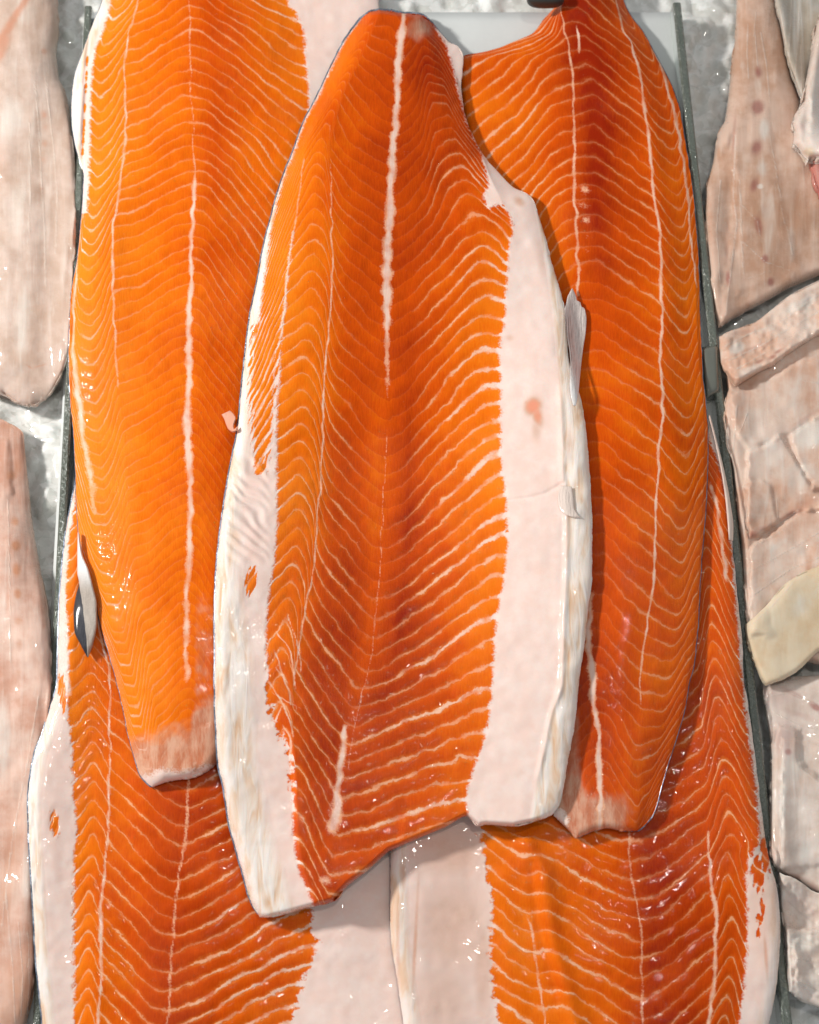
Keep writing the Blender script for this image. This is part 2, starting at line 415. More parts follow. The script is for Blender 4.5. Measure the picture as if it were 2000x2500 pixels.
MS = salmon_material(); MSK = skin_material(); MICE = ice_material()
MTRAY = plain('white_plastic', (0.66, 0.68, 0.67), 0.35, 120, 0.0004, 0.05)

# ------------------------------------------------------------------ the setting: ice, tray, glass dividers
def build_ice():
    nx, ny = 420, 480
    x = np.linspace(-0.62, 0.62, nx); y = np.linspace(0.72, -0.66, ny)
    X, Y = np.meshgrid(x, y)
    n1 = smooth_noise(X*1000, Y*1000, 34, 1); n2 = smooth_noise(X*1000, Y*1000, 13, 2); n3 = smooth_noise(X*1000, Y*1000, 6, 3)
    ch = np.abs(n2-0.5)*2
    Z = -0.011+0.007*(n1-0.5)+0.007*(ch-0.5)+0.004*(n3-0.5)
    o = mesh_obj('crushed_ice', np.c_[X.ravel(), Y.ravel(), Z.ravel()], grid_faces(ny, nx), MICE)
    tag(o, kind='structure')
build_ice()

def pane(label, p0, p1, wid, z0, z1):
    """glass divider standing on edge: p0,p1 = top edge ends in layout coordinates"""
    (x0, x1), (y0, y1) = [np.array(q) for q in zip(*[[w[0] for w in at([p[0]], [p[1]], [z1])] for p in (p0, p1)])]
    a, b = np.array((x0, y0)), np.array((x1, y1)); d = (b-a)/np.hypot(*(b-a)); nrm = np.array((-d[1], d[0]))
    root = empty('glass_divider', ((a[0]+b[0])/2, (a[1]+b[1])/2, z0), label, 'glass divider', None)
    ns = 120; ts = np.linspace(0, 1, ns)
    for nm, mat, h0, h1, w in (('pane', MGLASS, z0, z1-0.003, wid), ('polished_edge', MGEDGE, z1-0.003, z1, wid)):
        prof = [(-w/2, h0), (-w/2, h1-(0.001 if nm != 'pane' else 0)), (-w/2+0.0012*(nm != 'pane'), h1), (w/2-0.0012*(nm != 'pane'), h1), (w/2, h1-(0.001 if nm != 'pane' else 0)), (w/2, h0)]
        k = len(prof); vs = []
        for t in ts:
            c = a+(b-a)*t
            for (q, h) in prof: vs.append((*(c+nrm*q), h))
        fs = []
        for i in range(ns-1):
            for j in range(k):
                fs.append((i*k+j, i*k+(j+1) % k, (i+1)*k+(j+1) % k, (i+1)*k+j))
        fs.append(tuple(range(k-1, -1, -1))); fs.append(tuple((ns-1)*k+j for j in range(k)))
        mesh_obj(nm, vs, fs, mat, root, smooth=False)
    for t in np.linspace(0, 1, 1500):
        for q in np.linspace(-wid/2, wid/2, 5):
            c = a+(b-a)*t+nrm*q
            hf_add(np.array([c[0]]), np.array([c[1]]), np.array([z1]))
    return root, a, b, nrm
MGLASS = plain('green_glass', (0.46, 0.54, 0.50), 0.12, 60, 0.0003, 0.1, Transmission_Weight=0.55, IOR=1.45, Coat_Weight=0.5, Coat_Roughness=0.05)
def glass_edge_material():
    n = N('wet_glass_edge'); tc = n.new('ShaderNodeTexCoord').outputs['Object']
    k = n.noise(tc, 30, 3); d = n.noise(tc, 420, 2, 0.6)
    c = n.mix(k, (0.06, 0.075, 0.058), (0.15, 0.17, 0.14))
    return n.set(Base_Color=c, Roughness=0.22, Coat_Weight=1.0, Coat_Roughness=0.05, Normal=n.bump(d, 0.002, 0.7), Coat_Normal=n.bump(d, 0.003, 1.0))
MGEDGE = glass_edge_material()
PZ = 0.016
pl, la, lb, ln = pane('green glass divider on the left between the pale fillets and the salmon', (215, 14), (84, 2620), 0.0055, -0.03, PZ)
pr, ra, rb, rn = pane('green glass divider on the right between the salmon and the white fish', (1653, 6), (1936, 2620), 0.0062, -0.03, PZ)

def build_tray():
    L = [(206, 30), (60, 2640)]; R = [(1660, 30), (1945, 2640)]
    px, py, U, V = coons(L, R, [(206, 30), (1660, 30)], [(60, 2640), (1945, 2640)], 60, 90)
    th = 0.003+0.0012*smooth_noise(px, py, 90, 5)
    o, src, g = slab('white_tray', px, py, th, np.full((NY, NX), -0.004), MTRAY)
    tag(o, kind='structure')
    hf_add(g[0], g[1], g[2])
build_tray()
def glass_clip():
    """clear block that joins two lengths of the right divider"""
    px, py, U, V = coons([(1713, 848), (1722, 975)], [(1752, 842), (1757, 955)], [(1713, 848), (1752, 842)], [(1722, 975), (1757, 955)], 14, 24)
    o, src, g = slab('joint_block', px, py, 0.020-0.004*np.clip((np.abs(U-.5)*2)**6+(np.abs(V-.5)*2)**8, 0, 1), np.full((NY, NX), 0.0), plain('clear_resin', (0.24, 0.25, 0.21), 0.15, 90, 0.001, 0.2, Transmission_Weight=0.5, Coat_Weight=0.8), pr)
glass_clip()

# ------------------------------------------------------------------ pale fillets on either side
PALE = {}
def pale(name, label, cat, mat, L, R, Tp, Bt, tk, edge=(40, 40, 30, 30), red=(), white=(), yellow=(), veins=(), plates=(), nu=90, nv=200, base_r=(0.004, 0.008), emin=0.002, und=(0.0025, 26), lift=0.0004, group=None, wob=1.2, flip=None, parent=None, add=True):
    px, py, U, V = coons(L, R, Tp, Bt, nu, nv, wob)
    t = np.full(px.shape, float(tk)) if not callable(tk) else tk(px, py, U, V)
    rnd = np.ones(px.shape)
    for c, w in zip((L, R, Tp, Bt), edge):
        if w: rnd *= np.sqrt(np.clip(1-(1-np.clip(dist_poly(px, py, c)/w, 0, 1))**2, 0, 1))
    t = emin+np.maximum(t-emin, 0)*rnd
    t = t+und[0]*(smooth_noise(px, py, und[1]*3, 11)-0.5)*rnd+und[0]*0.5*(smooth_noise(px, py, und[1], 12)-0.5)*rnd
    for pts, h, w in plates: t = t+h*sstep(-w, w, sd_poly(px, py, pts)+(smooth_noise(px, py, 14, 8)-0.5)*8)
    F = drape(*base_r)
    root = parent
    o, src, g = slab(name, px, py, np.maximum(t, 0.0008), F, mat, parent, lift)
    if parent is None: tag(o, label, cat, group)
    rd = np.zeros(px.shape); wh = np.zeros(px.shape); ye = np.zeros(px.shape); sm = np.zeros(px.shape)
    for q in red: rd = np.maximum(rd, sstep(0, 0.9, blob(px, py, q[0], q[1], q[2]*1.35, q[3]*1.35, q[4]))*(q[5] if len(q) > 5 else 1))
    for q in white: wh = np.maximum(wh, np.clip(blob(px, py, *q[:5])*1.5, 0, 1)*(q[5] if len(q) > 5 else 1))
    for q in yellow: ye = np.maximum(ye, np.clip(blob(px, py, *q[:5])*1.5, 0, 1)*(q[5] if len(q) > 5 else 1))
    for pts, hw in veins: sm = np.maximum(sm, np.clip(1-dist_poly(px, py, pts)/hw, 0, 1))
    m = np.stack([rd, wh, sm, ye], -1).reshape(-1, 4)[src]
    attr(o, 'marks', np.clip(m, 0, 1), 'FLOAT_COLOR')
    if add: hf_add(g[0], g[1], g[2])
    return o

MP_L = pale_material('pale_grey_flesh', (0.53, 0.38, 0.30), (0.66, 0.52, 0.45), (0.76, 0.66, 0.59), 4, stretch=(2.4, 0.30), red=(0.55, 0.22, 0.12))
MP_PINK = pale_material('pale_pink_flesh', (0.60, 0.33, 0.24), (0.74, 0.53, 0.44), (0.80, 0.66, 0.58), -6, stretch=(2.8, 0.30), red=(0.56, 0.22, 0.09))
MP_TAN = pale_material('tan_flesh', (0.52, 0.30, 0.20), (0.68, 0.48, 0.38), (0.76, 0.60, 0.50), 12, stretch=(2.6, 0.35), red=(0.30, 0.085, 0.07))
MP_W = pale_material('white_flesh', (0.68, 0.41, 0.29), (0.80, 0.63, 0.53), (0.86, 0.77, 0.70), -62, stretch=(2.4, 0.45), red=(0.40, 0.15, 0.11))
MP_WW = pale_material('milky_flesh', (0.68, 0.52, 0.43), (0.82, 0.71, 0.64), (0.87, 0.80, 0.75), 5, stretch=(2.6, 0.4), red=(0.42, 0.14, 0.12))
MP_Y = pale_material('yellowish_flesh', (0.72, 0.54, 0.35), (0.78, 0.65, 0.48), (0.82, 0.72, 0.56), -35, stretch=(2.2, 0.5), relief=0.3)

# left, upper: pale fillet pointing down
pale('pale_fillet', 'pale grey fillet at the upper left whose tail points down onto the ice', 'fish fillet', MP_L,
     [(-220, -120), (-200, 500), (-60, 940), (10, 960)],
     [(150, -120), (139, 0), (142, 58), (136, 128), (145, 191), (160, 225), (172, 300), (182, 400), (184, 480), (183, 580), (177, 696), (171, 812), (167, 859), (153, 905), (128, 950), (110, 975)],
     [(-220, -120), (150, -120)], [(10, 960), (46, 985), (75, 990), (110, 975)],
     lambda px, py, U, V: 0.017-0.008*V, edge=(0, 70, 0, 40),
     red=[(20, 70, 130, 14, -58, 1), (45, 30, 100, 9, -60, 1.0), (5, 120, 60, 20, -65, .8), (108, 125, 10, 10, 0, .7), (108, 280, 10, 14, 0, .6), (110, 350, 9, 11, 0, .6), (102, 460, 6, 6, 0, .7), (-10, 400, 40, 90, 0, .35), (112, 310, 9, 12, 0, .5), (105, 390, 12, 10, 0, .4), (72, 895, 12, 3, 30, .6), (95, 893, 26, 3, -14, .6)],
     white=[(30, 290, 50, 90, 10, .7), (40, 500, 50, 120, 10, .5), (70, 800, 60, 150, 0, .4), (60, 30, 60, 50, 0, .5)],
     veins=[([(86, 200), (95, 300), (100, 420), (110, 560), (112, 700)], 5), ([(112, 190), (128, 330), (140, 470), (135, 620)], 4), ([(72, 300), (76, 420), (70, 600)], 4)],
     plates=[([(90, -100), (92, 900), (0, 900), (0, -100)], 0.002, 22)])
# left, lower: pinkish fillet
pale('pale_fillet', 'long pinkish grey fillet at the lower left with a row of orange spots', 'fish fillet', MP_PINK,
     [(-200, 1000), (-240, 1800), (-240, 2640)],
     [(38, 1040), (55, 1056), (58, 1097), (64, 1137), (70, 1207), (81, 1294), (96, 1381), (110, 1456), (121, 1540), (126, 1642), (126, 1720), (110, 1830), (100, 2000), (95, 2200), (88, 2340), (76, 2440), (60, 2500), (20, 2640)],
     [(-200, 1000), (-20, 1015), (38, 1040)], [(-240, 2640), (20, 2640)],
     lambda px, py, U, V: 0.006+0.018*np.clip((py-1020)/500, 0, 1), edge=(0, 90, 40, 0),
     red=[(36, 1272, 14, 16, 0, .9), (40, 1332, 15, 17, 0, 1), (41, 1390, 13, 20, 0, 1), (43, 1450, 12, 16, 0, .9), (46, 1515, 14, 13, 0, .8), (48, 1572, 11, 13, 0, .7), (47, 1640, 11, 10, 0, .5), (28, 1160, 20, 16, 0, .6), (45, 1140, 16, 25, 0, .5), (20, 1040, 30, 10, 0, .5), (20, 2150, 40, 240, 8, .4), (60, 2430, 80, 130, 0, .5), (15, 2480, 40, 60, 0, .5)],
     white=[(8, 1800, 40, 160, 0, .7), (85, 1900, 24, 220, 6, .5), (20, 1430, 34, 200, 0, .35), (60, 2150, 40, 140, 10, .45)],
     veins=[([(20, 1220), (24, 1420), (26, 1620)], 4), ([(95, 1700), (70, 1850), (30, 2050), (5, 2260)], 5), ([(15, 2180), (30, 2350), (38, 2500)], 4), ([(45, 2250), (56, 2380), (52, 2480)], 3), ([(70, 2280), (72, 2400), (66, 2490)], 3)],
     plates=[([(-100, 1030), (20, 1080), (30, 1200), (15, 1212), (-100, 1212)], 0.002, 8), ([(-100, 1212), (18, 1212), (64, 1400), (72, 1640), (60, 1800), (-100, 2000)], 0.002, 26)])

# right side, bottom up
pale('tan_fillet', 'tan brown fillet at the upper right with a row of dark red bone spots', 'fish fillet', MP_TAN,
     [(1806, -60), (1800, 0), (1797, 87), (1788, 145), (1780, 232), (1771, 290), (1754, 325), (1742, 394), (1724, 458), (1722, 522), (1728, 609), (1736, 696), (1746, 760), (1754, 800)],
     [(1895, -60), (1899, 0), (1916, 87), (1939, 191), (1957, 243), (1985, 330), (2060, 420), (2120, 600), (2130, 640)],
     [(1806, -60), (1895, -60)], [(1754, 800), (1812, 762), (1870, 733), (1928, 699), (2000, 668), (2130, 640)],
     lambda px, py, U, V: 0.012+0.006*np.sin(np.pi*np.clip(V, 0, 1)), edge=(50, 50, 0, 20),
     red=[(1853, 175, 12, 18, 0, .8), (1850, 262, 20, 22, 25, 1), (1847, 362, 17, 24, 10, 1), (1842, 452, 12, 22, 20, .9), (1852, 550, 12, 28, -15, .9), (1868, 632, 11, 14, 0, .8), (1882, 688, 10, 14, 0, 1), (1778, 680, 9, 22, 0, .9), (1775, 600, 7, 80, 2, .4), (1792, 330, 6, 70, 4, .5), (1955, 230, 24, 60, -25, .5), (1940, 300, 40, 90, -20, .25)],
     white=[(1865, 315, 20, 40, 0, .8), (1850, 212, 16, 40, -8, .6), (1815, 160, 14, 20, 0, .5), (1862, 410, 26, 36, 0, .5), (1870, 500, 40, 50, 0, .35), (1855, 455, 12, 9, 0, 1), (1930, 600, 80, 90, 30, .4)],
     veins=[([(1826, 60), (1824, 130), (1828, 190)], 4), ([(1858, 80), (1872, 160), (1880, 250)], 4), ([(1842, 60), (1850, 160)], 3), ([(1796, 330), (1790, 480), (1800, 540), (1772, 770)], 5), ([(1806, 440), (1812, 600), (1816, 680)], 5), ([(1812, 500), (1850, 540), (1862, 600)], 3), ([(1814, 590), (1870, 640), (1930, 660)], 3), ([(1828, 680), (1880, 660)], 3), ([(1760, 440), (1750, 560), (1760, 700)], 4), ([(1840, 90), (1846, 30)], 3), ([(1880, 330), (1896, 420), (1912, 520), (1935, 620)], 4)],
     plates=[([(1722, 440), (1790, 330), (1792, 480), (1775, 640), (1765, 790), (1730, 800), (1700, 520)], -0.003, 10), ([(1835, 280), (1870, 270), (1890, 380), (1920, 560), (1960, 660), (1800, 720), (1810, 500), (1830, 400)], 0.0015, 14)])
pale('pink_offcut', 'small raw pink offcut between the ragged white flap and the tan fillet', 'fish piece', pale_material('raw_pink_flesh', (0.50, 0.16, 0.13), (0.62, 0.28, 0.23), (0.70, 0.5, 0.44), 20),
     [(1978, 380), (1984, 420), (2000, 470), (2040, 500)], [(2080, 370), (2090, 500)], [(1978, 380), (2080, 370)], [(2040, 500), (2090, 500)], 0.007, edge=(14, 0, 12, 12), nu=30, nv=40)
pale('clear_membrane', 'translucent grey strip of fish beside the tail of the tan fillet', 'fish piece', pale_material('membrane_flesh', (0.44, 0.37, 0.29), (0.56, 0.51, 0.45), (0.68, 0.66, 0.62), 2, stretch=(4.0, 0.3)),
     [(1888, -60), (1893, 0), (1908, 60), (1925, 150), (1945, 205), (1956, 238)], [(2110, -60), (2060, 60), (1985, 160), (1966, 240)], [(1888, -60), (2110, -60)], [(1956, 238), (1961, 246), (1966, 240)],
     0.007, edge=(16, 0, 0, 20), nu=50, nv=80, veins=[([(1934, 0), (1928, 100), (1926, 160)], 5), ([(1953, 0), (1950, 90), (1942, 180)], 5), ([(1956, 110), (1958, 230)], 4), ([(1905, 20), (1920, 120), (1945, 200)], 4)],
     white=[(1945, 60, 14, 120, 3, .7), (1915, 40, 14, 60, 0, .5)])
pale('white_flap', 'white fillet end with a ragged edge hanging in at the upper right corner', 'fish piece', MP_WW,
     [(2010, 20), (1992, 60), (1978, 150), (1967, 215), (1962, 245), (1942, 280), (1934, 300), (1940, 322), (1937, 350), (1950, 365), (1965, 384)], [(2120, 20), (2120, 380)],
     [(2010, 20), (2120, 20)], [(1965, 384), (1972, 392), (1980, 384), (2000, 385), (2120, 380)], lambda px, py, U, V: np.full(px.shape, 0.016), edge=(22, 0, 0, 22), nu=50, nv=100,
     red=[(1955, 310, 16, 18, 0, .35)], yellow=[(1975, 370, 26, 22, 0, .5), (1955, 290, 20, 30, 0, .3)], white=[(1985, 230, 20, 120, 8, .7)], plates=[([(1960, 240), (1975, 250), (1972, 390), (1930, 390), (1930, 250)], -0.004, 8)], wob=2.0)
# big white fillet, right middle
pale('white_fillet', 'large flaky white fillet at the right middle, lying under the yellowish piece', 'fish fillet', MP_W,
     [(1772, 905), (1778, 950), (1770, 985), (1769, 1010), (1780, 1091), (1792, 1149), (1799, 1236), (1811, 1323), (1816, 1410), (1822, 1500), (1830, 1560)],
     [(2140, 760), (2140, 1640)], [(1772, 905), (1830, 885), (1900, 850), (2000, 790), (2140, 760)], [(1830, 1560), (2000, 1620), (2140, 1640)],
     lambda px, py, U, V: np.full(px.shape, 0.013), edge=(70, 0, 20, 20), nu=110, nv=200, und=(0.003, 24),
     red=[(1838, 1305, 18, 12, -20, .9), (1862, 1290, 30, 8, -15, .5), (1940, 1250, 50, 12, -28, .7), (1975, 1225, 50, 10, -20, .5), (1960, 1025, 60, 8, -35, .4), (1900, 1080, 60, 50, 0, .25), (1810, 980, 30, 60, 10, .25)],
     white=[(1975, 1060, 60, 50, -25, 1), (1950, 1160, 80, 70, 0, .6), (1880, 1120, 60, 50, 0, .35), (1960, 940, 70, 50, -15, .45), (1855, 1210, 40, 60, 0, .35), (1900, 1330, 50, 14, -35, .6), (1880, 1085, 24, 16, 50, .8)],
     yellow=[(1870, 1170, 90, 50, 0, .2)],
     veins=[([(1800, 990), (1790, 1100)], 5), ([(1825, 1010), (1810, 1050)], 4), ([(1934, 1060), (2000, 1015)], 5), ([(1880, 1085), (1900, 1060), (1912, 1080)], 5), ([(1828, 1100), (1880, 1078)], 4), ([(1838, 1330), (1880, 1300), (1950, 1245)], 6), ([(1840, 1335), (1920, 1290)], 4), ([(1830, 1190), (1822, 1260), (1830, 1320)], 4), ([(1897, 1210), (1900, 1265)], 3), ([(1942, 1110), (1990, 1190)], 3), ([(1820, 1400), (1880, 1370), (2000, 1300)], 4), ([(1830, 1460), (1930, 1390), (2000, 1360)], 4), ([(1960, 930), (2000, 935)], 4)],
     plates=[([(1826, 1105), (1880, 1082), (1905, 1060), (1935, 1110), (1990, 1200), (2100, 1240), (1940, 1250), (1850, 1310), (1828, 1310), (1818, 1220)], 0.004, 5),
             ([(1830, 1170), (1880, 1180), (1900, 1270), (1850, 1310), (1822, 1290)], 0.002, 5),
             ([(1830, 1335), (1900, 1290), (1950, 1250), (2140, 1180), (2140, 1600), (1830, 1560)], 0.003, 6),
             ([(1932, 1062), (2000, 1015), (2140, 980), (2140, 1200), (1990, 1195), (1940, 1110)], 0.003, 5),
             ([(1780, 960), (1820, 950), (1960, 880), (2140, 840), (2140, 990), (1990, 1020), (1920, 1060), (1830, 1100), (1800, 1060)], 0.0025, 7)])
pale('white_fillet', 'fibrous white strip with a ragged cut face above the large white fillet', 'fish fillet', MP_W,
     [(1756, 822), (1757, 850), (1760, 880), (1776, 910), (1796, 942)], [(2140, 640), (2140, 790)], [(1756, 822), (1790, 805), (1835, 792), (1880, 760), (1928, 722), (2000, 686), (2140, 640)],
     [(1796, 942), (1822, 925), (1855, 905), (1895, 885), (1925, 862), (2000, 815), (2140, 790)], 0.009, edge=(20, 0, 40, 14), nu=110, nv=50, base_r=(0.006, 0.01), und=(0.004, 10),
     red=[(1885, 872, 16, 6, -25, 1), (1855, 882, 14, 5, -25, .8), (1900, 858, 20, 5, -30, .7), (1840, 850, 60, 8, -20, .4), (1812, 812, 40, 8, -10, .4)],
     white=[(1800, 850, 30, 20, -20, .9), (1830, 905, 50, 18, -25, .8), (1950, 745, 80, 20, -25, .8), (1880, 800, 60, 16, -25, .5)],
     veins=[([(1770, 845), (1830, 815), (1900, 790), (2000, 720)], 5), ([(1780, 880), (1850, 848), (1930, 800), (2000, 760)], 5), ([(1800, 900), (1870, 860)], 4)])
# lower right
pale('white_fillet', 'milky white fillet at the lower right edge with small dark vein marks', 'fish fillet', MP_WW,
     [(1862, 1660), (1868, 1720), (1880, 1790), (1884, 1850), (1880, 2008), (1881, 2070), (1886, 2101), (1902, 2130)], [(2140, 1640), (2140, 2260)], [(1862, 1660), (1960, 1650), (2140, 1640)],
     [(1902, 2130), (1930, 2142), (1951, 2150), (2000, 2184), (2140, 2260)], 0.015, edge=(46, 0, 30, 30), nu=90, nv=150,
     red=[(1990, 1725, 22, 10, 35, 1), (1925, 1835, 12, 12, 0, .8), (1915, 1800, 60, 70, -20, .4), (1895, 1700, 80, 40, 20, .35), (1930, 1690, 50, 10, 25, .5), (1940, 1740, 80, 12, 20, .35), (1985, 2165, 20, 10, 25, .5), (1940, 2140, 40, 10, 20, .4)],
     white=[(1960, 1870, 60, 60, 0, .6), (1960, 2080, 60, 30, -10, .6), (1912, 1960, 14, 180, 0, .7), (1890, 1830, 10, 40, 10, .6)],
     veins=[([(1908, 1800), (1912, 1900), (1906, 2020), (1910, 2120)], 4), ([(1955, 1780), (1945, 1830), (1960, 1880), (2000, 1910)], 5), ([(1880, 1700), (1930, 1690), (1990, 1720)], 4), ([(1890, 1740), (1950, 1770), (2000, 1780)], 3)],
     plates=[([(1860, 1650), (2140, 1640), (2140, 1900), (2000, 1900), (1950, 1860), (1950, 1780), (1900, 1770), (1884, 1810)], -0.005, 9), ([(1908, 1800), (2140, 1850), (2140, 2100), (1910, 2120)], 0.002, 6)])
pale('yellowish_fillet', 'smooth yellowish wedge of fish lying across the white fillets at the right edge', 'fish piece', MP_Y,
     [(1820, 1524), (1824, 1560), (1841, 1613), (1858, 1655), (1870, 1674)], [(2140, 1330), (2140, 1540)], [(1820, 1524), (1870, 1479), (1928, 1416), (2000, 1381), (2140, 1330)],
     [(1870, 1674), (1904, 1663), (1951, 1636), (2000, 1589), (2140, 1540)], 0.007, edge=(12, 0, 30, 12), nu=90, nv=60, und=(0.0015, 30), base_r=(0.01, 0.016),
     veins=[([(1830, 1530), (1880, 1485), (1940, 1420)], 4)], white=[(1960, 1480, 60, 40, -30, .5)])
pale('white_fillet', 'frayed white fillet end in the lower right corner resting on bare ice', 'fish fillet', MP_WW,
     [(1903, 2130), (1904, 2164), (1907, 2217), (1916, 2275), (1925, 2356), (1928, 2419)], [(2140, 2180), (2140, 2520)], [(1903, 2130), (1950, 2150), (2000, 2180), (2140, 2180)],
     [(1928, 2419), (1957, 2443), (2000, 2460), (2140, 2520)], 0.010, edge=(30, 0, 0, 40), nu=70, nv=100, base_r=(0.003, 0.006), und=(0.004, 10),
     red=[(1990, 2230, 40, 14, 20, .3), (1940, 2200, 40, 20, 0, .3)], white=[(1960, 2300, 60, 40, 10, 1), (1990, 2380, 50, 60, 0, .6)],
     veins=[([(1915, 2260), (1960, 2280), (2000, 2280)], 6), ([(1930, 2300), (2000, 2310)], 4), ([(1940, 2340), (2000, 2350)], 4), ([(1950, 2395), (2000, 2420)], 4), ([(1925, 2200), (1980, 2250)], 3)],
     plates=[([(1915, 2265), (2140, 2270), (2140, 2520), (1925, 2430)], 0.004, 6), ([(1936, 2290), (2140, 2330), (2140, 2520), (1945, 2400)], 0.002, 6)])

# ------------------------------------------------------------------ salmon
def stripes(px, py, per=14.0, slope=0.35):
    n = smooth_noise(px, py, 22, 51)+0.5*smooth_noise(px, py, 9, 52)
    return np.sin(2*np.pi*(px+slope*py)/per+n*4.0)
def salmon(label, L, R, Tp, Bt, guides, off, LS, LW, tone, spacing, thick, fat, seams, edge, base_r, skin=(0, 0, 0, 0), pink=None, cream=None, rag=None, blush=(), wet=0.5, nu=220, nv=520, loc=None, lift=0.0008, bulge=None, ridges=()):
    px, py, U, V = coons(L, R, Tp, Bt, nu, nv, 0.8)
    gl = [guide([(y, x) for x, y in L], py)]+[guide(g, py) for g in guides]+[guide([(y, x) for x, y in R], py)]
    for k in range(1, len(gl)): gl[k] = np.maximum(gl[k], gl[k-1]+3)
    s = np.zeros(px.shape)
    for k in range(len(gl)-1):
        w = np.clip((px-gl[k])/(gl[k+1]-gl[k]), 0, 1)
        s = np.where(px >= gl[k], k+w, s)
    # muscle segments: a running count down the fish, bent into chevrons
    o_ = table(off, s, py, True)
    q = py-o_ + (smooth_noise(px, py, 70, 21)-0.5)*14+(smooth_noise(px, py, 28, 22)-0.5)*5
    yy = np.arange(-700, 3400, 10.0)
    sp = guide(spacing, yy); cum = np.r_[0, np.cumsum(10.0/sp)[:-1]]
    ph = np.interp(q, yy, cum)
    ls = table(LS, s, py); lw = table(LW, s, py); tn = table(tone, s, py)
    ft = fat(px, py, s, gl)
    sm = np.zeros(px.shape)
    for k_, (pts, wid, stg) in enumerate(seams):
        g = guide(pts, py)+(smooth_noise(px, py, 26, 31)-0.5)*7
        ya, yb = min(p[0] for p in pts), max(p[0] for p in pts)
        inr = sstep(ya-12, ya+12, py)*(1-sstep(yb-12, yb+12, py))
        w = (guide(wid, py) if isinstance(wid, list) else wid)*(0.55+0.5*smooth_noise(px*0+k_*99, py, 17, 33)+0.10*np.cos(2*np.pi*ph)+0.45*smooth_noise(px*0.3+k_*77, py, 9, 35))*0.72
        sm = np.maximum(sm, np.clip(1.25-np.abs(px-g)/w*0.75, 0, 1)*inr*(guide(stg, py) if isinstance(stg, list) else stg))
    t = table(thick, s, py, True)/1000.0
    rnd = np.ones(px.shape)
    for c, w in zip((L, R, Tp, Bt), edge):
        if w: rnd *= np.sqrt(np.clip(1-(1-np.clip(dist_poly(px, py, c)/w, 0, 1))**2, 0, 1))
    t = 0.0028+np.maximum(t-0.0028, 0)*rnd
    fr = ph-np.floor(ph)
    t = t+rnd*ls*0.00055*(np.sin(np.pi*fr)-0.6)*np.clip(1-ft/6, 0, 1)
    t = t+rnd*0.0022*(smooth_noise(px, py, 120, 41)-0.5)+rnd*0.0006*(smooth_noise(px, py, 22, 42)-0.5)
    for pts, h, w in ridges: t = t+h*np.exp(-(dist_poly(px, py, pts)/w)**2)
    if bulge is not None: t = t+bulge(px, py, s)
    F = drape(*base_r)
    cx, cy = at([px.mean()], [py.mean()], [0.01])
    root = empty('salmon_fillet', (cx[0], cy[0], 0.0), label, 'salmon fillet', 'raw salmon fillets laid overlapping on the tray')
    o, src, g = slab('flesh', px, py, np.maximum(t, 0.001), F, MS, root, lift+0.0012)
    col = np.stack([ls, lw, tn, pink(px, py, s) if pink else np.zeros(px.shape)], -1).reshape(-1, 4)[src]
    bl = np.zeros(px.shape)
    for b in blush: bl = np.maximum(bl, sstep(0, 0.9, blob(px, py, b[0], b[1], b[2]*1.2, b[3]*1.2, b[4]))*b[5])
    wt = wet(px, py) if callable(wet) else np.full(px.shape, wet)
    more = np.stack([cream(px, py, s, gl) if cream else np.zeros(px.shape), (rag(px, py, s) if rag else np.full(px.shape, 26.0)), wt, bl], -1).reshape(-1, 4)[src]
    attr(o, 'shape', col, 'FLOAT_COLOR'); attr(o, 'shape_more', more, 'FLOAT_COLOR')
    attr(o, 'phase', ph.ravel()[src]); attr(o, 'fat', ft.ravel()[src]); attr(o, 'seam', sm.ravel()[src])
    hf_add(g[0], g[1], g[2])
    # skin: a thin sheet under the flesh that shows past its cut edges
    a, b = 3, 3
    px2, py2 = px[::b, ::a].copy(), py[::b, ::a].copy()
    if skin is not None:
        x2 = np.c_[px2]; y2 = np.c_[py2]
        u2, v2 = U[::b, ::a], V[::b, ::a]
        x2 = x2-skin[0]*np.clip(1-u2*12, 0, 1)+skin[1]*np.clip(1-(1-u2)*12, 0, 1)
        y2 = y2-skin[2]*np.clip(1-v2*20, 0, 1)+skin[3]*np.clip(1-(1-v2)*20, 0, 1)
        slab('skin', x2, y2, np.full(x2.shape, 0.0011), F, MSK, root, lift)
    return root, g, F

def on_surface(g, px, py, lift=0.0):
    """height of the uppermost thing at layout points (after it was added to HF)"""
    z = np.full(np.shape(px), 0.03)
    for _ in range(6):
        X, Y = at(px, py, z); z = samp(HF, X, Y)+lift
    return z

